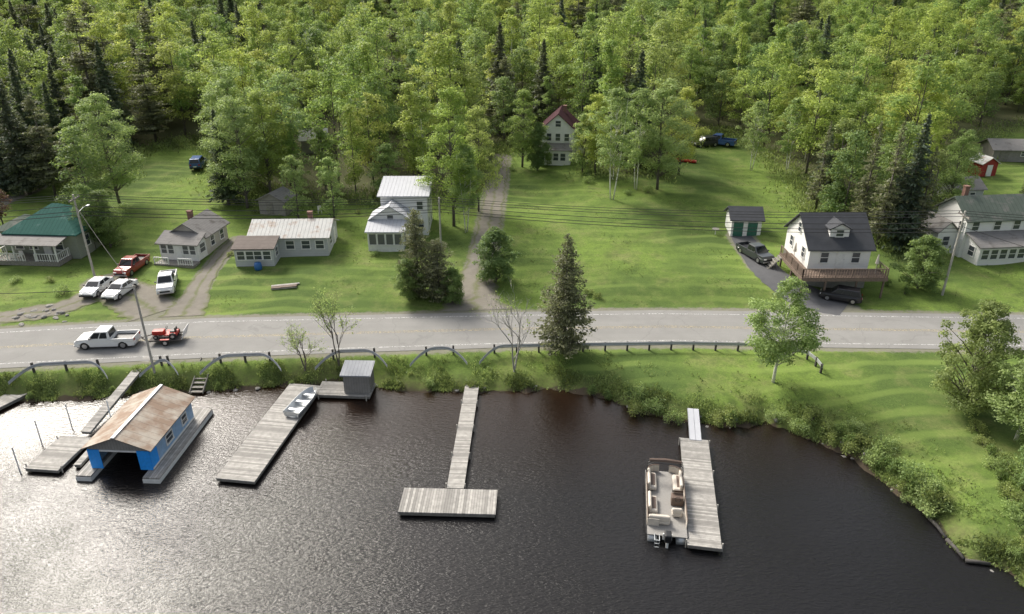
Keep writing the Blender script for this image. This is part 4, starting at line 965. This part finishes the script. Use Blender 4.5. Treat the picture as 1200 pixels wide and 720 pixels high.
# ------------------------------------------------------------------ vehicles
def car(kind,mat,loc,yaw,name,label,cat,group=None):
    P={'sedan':dict(L=4.6,W=1.8,top=[(-2.28,.55),(-2.24,.92),(-1.65,.99),(.95,.97),(1.95,.82),(2.26,.62)],cb=(-1.75,1.05),cr=(-1.05,.25),zb=.96,zr=1.42,wx=(-1.4,1.4),r=.32),
       'suv':dict(L=4.7,W=1.85,top=[(-2.33,.6),(-2.3,1.05),(1.05,1.06),(2.1,.95),(2.32,.7)],cb=(-2.28,1.15),cr=(-2.0,.45),zb=1.04,zr=1.7,wx=(-1.42,1.45),r=.37),
       'pickup':dict(L=5.7,W=1.95,top=[(-2.83,.6),(-2.83,.78),(-.62,.78),(-.6,1.1),(1.25,1.12),(2.55,1.05),(2.83,.75)],cb=(-.62,1.5),cr=(-.5,.75),zb=1.1,zr=1.82,wx=(-1.75,1.85),r=.4)}[kind]
    e=thing(name,label,cat,loc,yaw,group); W=P['W']; L=P['L']
    prof=list(P['top']); f=prof[-1][0]; prof.append((f,.3))
    ra_=P['r']+.07; prof_b=[]
    for wx in sorted(P['wx'],reverse=True):
        prof_b.append((wx+ra_,.28))
        for k in range(1,8): a=math.pi*k/8; prof_b.append((wx+ra_*math.cos(a),.3+ra_*math.sin(a)*1.0))
        prof_b.append((wx-ra_,.28))
    prof+=prof_b; prof.append((prof[0][0],.3)); prof=prof[::-1]
    q=MB(); n=len(prof); V=[]
    for s_ in (-1,1):
        for x,z in prof:
            w=W/2*(1-.05*max(0,z-.6)/.5)*(1-.1*max(0,abs(x)/(L/2)-.78)/.22); V.append((x,s_*w,z))
    q.add(V,[tuple(range(n)),tuple(n+i for i in reversed(range(n)))]+[(i,i+n,(i+1)%n+n,(i+1)%n) for i in range(n)])
    body=q.obj('body',mat,e,bevel=.05)
    q=MB(); q.box(-L/2+.25,L/2-.25,-W/2+.1,W/2-.1,.22,.6 if kind!='pickup' else .7); q.obj('underbody',M['black'],e)
    if kind=='pickup':
        q=MB()
        for s_ in (-1,1): q.box(-2.83,-.62,min(s_*W/2*.98,s_*(W/2-.12)),max(s_*W/2*.98,s_*(W/2-.12)),.775,1.12)
        q.box(-2.83,-2.75,-W/2+.125,W/2-.125,.775,1.1); q.obj('cargo_bed',mat,e,bevel=.02)
        q=MB(); q.box(-2.74,-.63,-W/2+.125,W/2-.125,.782,.8); q.obj('bed_liner',M['black'],e)
    b0,b1=P['cb'];r0,r1=P['cr'];wb=W/2*.93;wt=W/2*.76;zb,zr=P['zb'],P['zr']
    A=[(b0,-wb,zb),(b1,-wb,zb),(b1,wb,zb),(b0,wb,zb),(r0,-wt,zr),(r1,-wt,zr),(r1,wt,zr),(r0,wt,zr)]
    q=MB(); q.add(A,[(0,3,2,1),(4,5,6,7),(0,1,5,4),(1,2,6,5),(2,3,7,6),(3,0,4,7)]); q.obj('cabin',mat,e,bevel=.07)
    def pane(nm,c,u0,u1,v0=.1,v1=.86):
        c=[Vector(A[i]) for i in c]; bl,br,tr,tl=c
        def pt(u,v): return bl.lerp(br,u).lerp(tl.lerp(tr,u),v)
        pts=[pt(u0,v0),pt(u1,v0),pt(u1,v1),pt(u0,v1)]; nn=(pts[1]-pts[0]).cross(pts[3]-pts[0]).normalized()*.012
        q=MB(); q.add([p_+nn for p_ in pts]+[p_-nn for p_ in pts],[(0,1,2,3),(0,4,5,1),(1,5,6,2),(2,6,7,3),(3,7,4,0)]); q.obj(nm,M['carglass'],e)
    pane('windshield',(1,2,6,5),.07,.93); pane('rear_window',(3,0,4,7),.1,.9)
    cut=[(.07,.36),(.39,.66),(.69,.93)] if kind=='suv' else [(.1,.47),(.52,.92)]
    for u0,u1 in cut: pane('side_window',(0,1,5,4),u0,u1); pane('side_window',(2,3,7,6),1-u1,1-u0)
    for wx in P['wx']:
        for s_ in (-1,1):
            q=MB(); y0=s_*(W/2-.2); y1=s_*(W/2+.0)
            q.tube([(0,y0-s_*0,0),(0,y1,0)],P['r'],18); wo=q.obj('wheel',M['rubber'],e,bevel=.03,loc=(wx,0,P['r']))
            q=MB(); q.tube([(0,y1-s_*.02,0),(0,y1+s_*.015,0)],P['r']*.6,12); q.obj('rim',M['rim'],wo)
    zl=P['top'][-1][1]
    for s_ in (-1,1):
        q=MB(); q.box(-.06,.05,-.2,.2,-.07,.07); q.obj('headlight',M['lamp'],e,bevel=.02,loc=(L/2-.06,s_*(W/2-.36),zl+.0))
        q=MB(); q.box(-.04,.05,-.13,.13,-.1,.1); q.obj('tail_light',M['tail'],e,bevel=.02,loc=(-L/2+.02,s_*(W/2-.3),.86 if kind!='pickup' else .92))
        q=MB(); q.box(-.08,.08,-.1,.1,-.06,.06); q.obj('side_mirror',M['black'],e,bevel=.02,loc=(b1-.35,s_*(W/2+.06),zb+.12))
    q=MB(); q.box(-.02,.03,-W*.28,W*.28,-.1,.1); q.obj('grille',M['black'],e,loc=(L/2-.02,0,zl-.18))
    q=MB(); q.box(-.05,.06,-W*.44,W*.44,-.1,.08); q.obj('bumper',M['black'] if kind!='pickup' else M['rim'],e,bevel=.03,loc=(L/2,0,.42))
    q=MB(); q.box(-.06,.05,-W*.44,W*.44,-.1,.08); q.obj('bumper',M['black'] if kind!='pickup' else M['rim'],e,bevel=.03,loc=(-L/2,0,.45))
    q=MB(); q.box(-.01,.01,-.26,.26,-.07,.07); q.obj('licence_plate',M['whitetrim'],e,loc=(-L/2-.075,0,.62))
    return e
PW=paint('white_car_paint',(.7,.7,.69)); PR=paint('red_car_paint',(.27,.035,.025)); PD=paint('dark_car_paint',(.04,.045,.05)); PB=paint('blue_car_paint',(.04,.1,.28)); PBL=paint('black_car_paint',(.015,.015,.018))
yc=lambda x,f: float(yn(x)*(1-f)+yf(x)*f)
x=-37.0; car('pickup',PW,(x,yc(x,.42),ROADZ+.035),184,'pickup_truck','white pickup truck towing a small trailer along the road','pickup truck').scale=(.93,.93,.93)
x=-31.9
h=thing('utility_trailer','small low utility trailer with mesh ramp behind the pickup','trailer',(x,yc(x,.44),ROADZ+.035),185)
q=MB(); q.box(-1.5,1.4,-.8,.8,.4,.46); q.obj('bed',M['darkwood'],h)
q=MB(); 
for s_ in (-.82,.82): q.beam((-1.5,s_,.45),(1.4,s_,.45),.05,.12)
q.beam((1.4,-.8,.42),(2.3,0,.45),.07,.07); q.beam((1.4,.8,.42),(2.3,0,.45),.07,.07); q.obj('frame',M['darkwood'],h)
q=MB(); 
for k in range(9): q.beam((-1.52,-.75+k*.1875,.45),(-1.85,-.75+k*.1875,1.35),.025,.025)
for k in range(4): q.beam((-1.53-.09*k,-.76,.5+.28*k),(-1.53-.09*k,.76,.5+.28*k),.03,.03)
q.obj('ramp',M['galv'],h)
for s_ in (-1,1):
    q=MB(); q.tube([(0,s_*.87,0),(0,s_*1.03,0)],.3,16); wo=q.obj('wheel',M['rubber'],h,loc=(-.1,0,.3)); q=MB(); q.tube([(0,s_*1.0,0),(0,s_*1.04,0)],.17,10); q.obj('rim',M['rim'],wo)
    q=MB(); q.box(-.5,.3,min(s_*.86,s_*1.06),max(s_*.86,s_*1.06),.62,.66); q.obj('fender',M['redplastic'],h)
h2=thing('red_garden_tractor','small red garden tractor loaded on the trailer','tractor',(x+.0,yc(x,.44),ROADZ+.5),185); h2.scale=(1.1,1.1,.95)
q=MB(); q.box(.1,1.05,-.28,.28,.3,.75); q.box(.95,1.1,-.26,.26,.3,.68); q.obj('hood',M['redplastic'],h2,bevel=.07,seg=3)
q=MB(); q.box(-.95,.1,-.42,.42,.28,.42); q.box(-.95,-.35,-.44,.44,.42,.58); q.obj('fender',M['redplastic'],h2,bevel=.05)
q=MB(); q.box(-.8,-.35,-.24,.24,.58,.7); q.box(-.88,-.76,-.24,.24,.68,1.02); q.obj('seat',M['black'],h2,bevel=.04)
q=MB(); q.tube([(.05,0,.7),(-.12,0,1.0)],.02,6); q.tube([(-.12+.04*math.cos(a),.17*math.sin(a),1.0+.12*math.cos(a)) for a in np.linspace(0,6.28,11)],.018,5,cap=False); q.obj('steering_wheel',M['black'],h2)
for xx,rr_,w_ in ((-.65,.3,.22),(.75,.2,.14)):
    for s_ in (-1,1):
        q=MB(); q.tube([(0,s_*.36,0),(0,s_*(.36+w_),0)],rr_,14); wo=q.obj('wheel',M['rubber'],h2,loc=(xx,0,rr_)); q=MB(); q.tube([(0,s_*(.34+w_),0),(0,s_*(.37+w_),0)],rr_*.5,10); q.obj('rim',M['rim'],wo)
def carat(kind,mat,px,py,yaw,name,label,cat,s=1):
    p=at(px,py); c_=car(kind,mat,(p.x,p.y,p.z+.04),yaw,name,label,cat); c_.scale=(s,s,s); return c_
carat('pickup',PR,156,317,266,'red_pickup_truck','red pickup truck parked beside the cottage','pickup truck',.88)
carat('sedan',PW,115,342,268,'white_car','white sedan parked on the gravel','car',.92)
carat('sedan',PW,142,345,262,'white_car','white sedan parked beside another white car','car',.92)
carat('pickup',PW,197,337,288,'pickup_truck','white pickup truck parked in the yard','pickup truck',.9)
carat('pickup',PD,884,302,290,'pickup_truck','dark grey pickup truck parked on the driveway','pickup truck',.9)
carat('suv',PBL,984,352,155,'black_suv','black vehicle parked in front of the raised deck','car',.85)
carat('pickup',PB,842,170,150,'pickup_truck','dark blue pickup truck parked at the forest edge','pickup truck')
carat('suv',PB,233,196,100,'blue_car','blue car parked in the far clearing','car')
carat('suv',PBL,826,172,200,'dark_car','dark vehicle parked at the forest edge','car')

# ------------------------------------------------------------------ guardrail, poles, wires
def guard(x0,x1,endl=True,endr=True,label='galvanised steel guardrail section on dark posts'):
    e=thing('guardrail',label,'guardrail',(x0,float(yn(x0))-1.0,ROADZ),0,'guardrail sections along the road')
    n=max(6,int((x1-x0)/.4)); path=[]
    for i in range(n+1):
        t=i/n; x=x0+(x1-x0)*t
        dl=(x-x0) if endl else 99; dr=(x1-x) if endr else 99; m=min(dl,dr)
        k=max(0,1-m/2.2)
        path.append(Vector((x-x0,float(yn(x))-float(yn(x0))-1.3*k*k,.74-.95*k*k)))
    q=MB(); V=[];sec=[(.0,-.15),(.05,-.09),(0,-.02),(0,.02),(.05,.09),(0,.15)]
    for p_ in path:
        for a_,z_ in sec: V.append((p_.x,p_.y-a_,p_.z+z_))
    m=len(sec); q.add(V,[(i*m+k,(i+1)*m+k,(i+1)*m+k+1,i*m+k+1) for i in range(len(path)-1) for k in range(m-1)])
    ro=q.obj('rail',M['galv'],e); so=ro.modifiers.new('s','SOLIDIFY'); so.thickness=.02
    k=max(2,int((x1-x0-2.6)/1.9)+1)
    pm=MB(); pm.box(-.08,.08,-.08,.08,-.9,.88); pmm=pm.mesh('post',[M['darkwood']])
    for i in range(k):
        xx=1.3+(x1-x0-2.6)*i/(k-1); y=float(yn(x0+xx))-float(yn(x0)); mkobj('post',pmm,e,loc=(xx,y+.1,0))
wx=lambda px: onplane(px,412,2.1)[0]
for a,b_ in [(-150,25),(42,146),(180,222),(246,336),(374,456),(482,548),(562,886)]: guard(wx(a),wx(b_),True,b_!=886)
pz=[Vector((wx(886)+.3,float(yn(wx(886)))-1.0,ROADZ))]+[at(*q_) for q_ in [(908,412),(930,417),(946,422),(956,430),(962,438)]]
e=thing('guardrail','end of the guardrail angling down the bank on dark posts','guardrail',pz[0],0,'guardrail sections along the road')
pm=MB(); pm.box(-.08,.08,-.08,.08,-.6,.88); pmm=pm.mesh('post',[M['darkwood']])
q=MB()
for i,p_ in enumerate(pz):
    l_=p_-pz[0]; mkobj('post',pmm,e,loc=l_+Vector((0,.1,0)))
    if i: q.beam(pz[i-1]-pz[0]+Vector((0,-.02,.7)),l_+Vector((0,-.02,.7)),.06,.3)
q.obj('rail',M['galv'],e)
def polef(p,Hh,label,arm=True,r=.13):
    e=thing('utility_pole',label,'utility pole',p,0,'utility poles along the road')
    q=MB(); q.tube([(0,0,-.5),(0,0,Hh)],[r,r*.7],10); q.obj('pole',M['pole'],e)
    if arm:
        q=MB(); q.box(-.06,.06,-1.0,1.0,Hh-.55,Hh-.43); ao=q.obj('crossarm',M['beam'],e)
        for yy in (-.9,0,.9):
            q=MB(); q.tube([(0,yy,Hh-.43),(0,yy,Hh-.25)],.05,8); q.obj('insulator',M['stone'],ao)
    return Vector(p)+Vector((0,0,Hh))
pA=polef(at(112,328),9.6,'tall wooden utility pole beside the parked cars')
pB=polef(at(181,436),8.2,'bare wooden utility pole on the lake bank',False,.11)
pC=polef(at(517,292),6.4,'short wooden utility pole beside the white house')
pD=polef(at(1104,346),9.2,'wooden utility pole beside the white shingled house')
q=MB(); q.tube([(0,0,0),(0,1.2,.25),(0,2.0,.2)],.03,6); q.box(-.12,.12,1.8,2.3,.1,.22); lo=q.obj('street_lamp_arm',M['galv'],None); lo.parent=bpy.data.objects['utility_pole']; lo.location=(0,0,7.6)
def wire(a,b_,sag,r=.026):
    a=Vector(a);b_=Vector(b_); pts=[]
    for i in range(17):
        t=i/16; p_=a.lerp(b_,t); p_.z-=sag*4*t*(1-t); pts.append(p_-a)
    q=MB(); q.tube(pts,r,4); o=q.obj('power_line',M['wire']); o.location=a; tag(o,'thin black power line strung between utility poles','cable','overhead power lines')
for yy in (-.9,0,.9):
    o_=Vector((0,yy,-.25)); wire(pA+o_,pC+o_,.5); wire(pC+o_,pD+o_,.8); wire(pA+o_,pA+Vector((-45,-4,0))+o_,.6); wire(pD+o_,pD+Vector((45,-5,0))+o_,.6)
for dz in (1.2,1.8,2.2): wire(pA-Vector((0,0,dz)),pC-Vector((0,0,dz*.8)),.6,.032); wire(pC-Vector((0,0,dz*.8)),pD-Vector((0,0,dz)),.9,.032); wire(pA-Vector((0,0,dz)),pA-Vector((45,4,dz)),.8,.032)
wire(pB,pA-Vector((0,0,1.2)),.3); wire(pB-Vector((0,0,.2)),Vector((-62,55,9)),.5)
wire(pD-Vector((0,0,1)),at(1160,300)+Vector((0,2,4.5)),.3); wire(pD-Vector((0,0,1.6)),Vector((62,56,7)),.3)

# ------------------------------------------------------------------ small things
p=at(335,336); h=thing('lumber_pile','low pile of weathered lumber on the grass','lumber',p,12)
for i in range(7):
    q=MB(); q.box(-1.3,1.3,-.12,.12,0,.09); q.obj('board',M['tanwood'] if i%3 else M['pole'],h,loc=(rng.uniform(-.2,.2),(i%4)*.3-.5,.02+.1*(i//4)),rz=rng.uniform(-.08,.08))
p=at(303,316); q=MB(); q.tube([(0,0,0),(0,0,.05),(0,0,.3),(0,0,.62)],[.3,.34,.36,.3],14); o=q.obj('barrel',M['tarpblue'],None,True); o.location=p; o.scale=(1.2,1.2,1.3); tag(o,'blue barrel beside the low house','barrel')
for px,py in [(25,304),(14,309),(375,250)]:
    p=at(px,py); h=thing('garden_chair','white plastic garden chair on the grass','chair',p,rng.uniform(-40,40),'garden chairs')
    q=MB(); q.box(-.25,.25,-.25,.25,.4,.45); q.obj('seat',M['whitetrim'],h); q=MB(); q.box(-.25,.25,.22,.27,.45,.95); q.obj('backrest',M['whitetrim'],h)
    for a_ in (-.22,.22):
        for b_ in (-.22,.22): q=MB(); q.box(a_-.03,a_+.03,b_-.03,b_+.03,0,.4); q.obj('leg',M['whitetrim'],h)
p=at(838,275); h=thing('round_patio_table','small pale patio table on the lawn','table',p,0)
q=MB(); q.tube([(0,0,.7),(0,0,.75)],.45,16); q.obj('table_top',M['beam'],h); q=MB(); q.tube([(0,0,0),(0,0,.7)],.05,8); q.obj('leg',M['whitetrim'],h)

# ------------------------------------------------------------------ light and camera
wd=bpy.data.worlds.new('World'); scene.world=wd; wd.use_nodes=True; nt=wd.node_tree
sk=nt.nodes.new('ShaderNodeTexSky'); sk.sky_type='NISHITA'; sk.sun_disc=False
EL=math.radians(41); AZ=math.radians(-40) # azimuth from +Y, negative = to the left
sk.sun_elevation=EL; sk.sun_rotation=AZ; sk.dust_density=6.0; sk.air_density=1.3; sk.ozone_density=.6
hs=nt.nodes.new('ShaderNodeHueSaturation'); hs.inputs['Saturation'].default_value=.5; hs.inputs['Value'].default_value=1.3  # thin haze whitens the sky
nt.links.new(sk.outputs[0],hs.inputs['Color']); nt.links.new(hs.outputs[0],nt.nodes['Background'].inputs[0]); nt.nodes['Background'].inputs[1].default_value=.15
sl=bpy.data.lights.new('sun','SUN'); sl.energy=4.3; sl.angle=math.radians(18); sl.color=(1,.95,.86)
so=bpy.data.objects.new('sun',sl); COL.objects.link(so)
dirv=Vector((math.sin(AZ)*math.cos(EL),math.cos(AZ)*math.cos(EL),math.sin(EL)))
so.rotation_euler=dirv.to_track_quat('Z','Y').to_euler(); so.location=dirv*200
cam=bpy.data.cameras.new('camera'); co=bpy.data.objects.new('camera',cam); COL.objects.link(co)
co.location=(0,0,CAMH); co.rotation_euler=(math.pi/2-PITCH,0,0); cam.sensor_width=36; cam.lens=36*FPX/1200; cam.clip_end=4000; cam.clip_start=.5
scene.camera=co
scene.view_settings.view_transform='Standard'; scene.view_settings.look='None'; scene.view_settings.exposure=0
print('forest rest',len(restv),'total',len(cand))
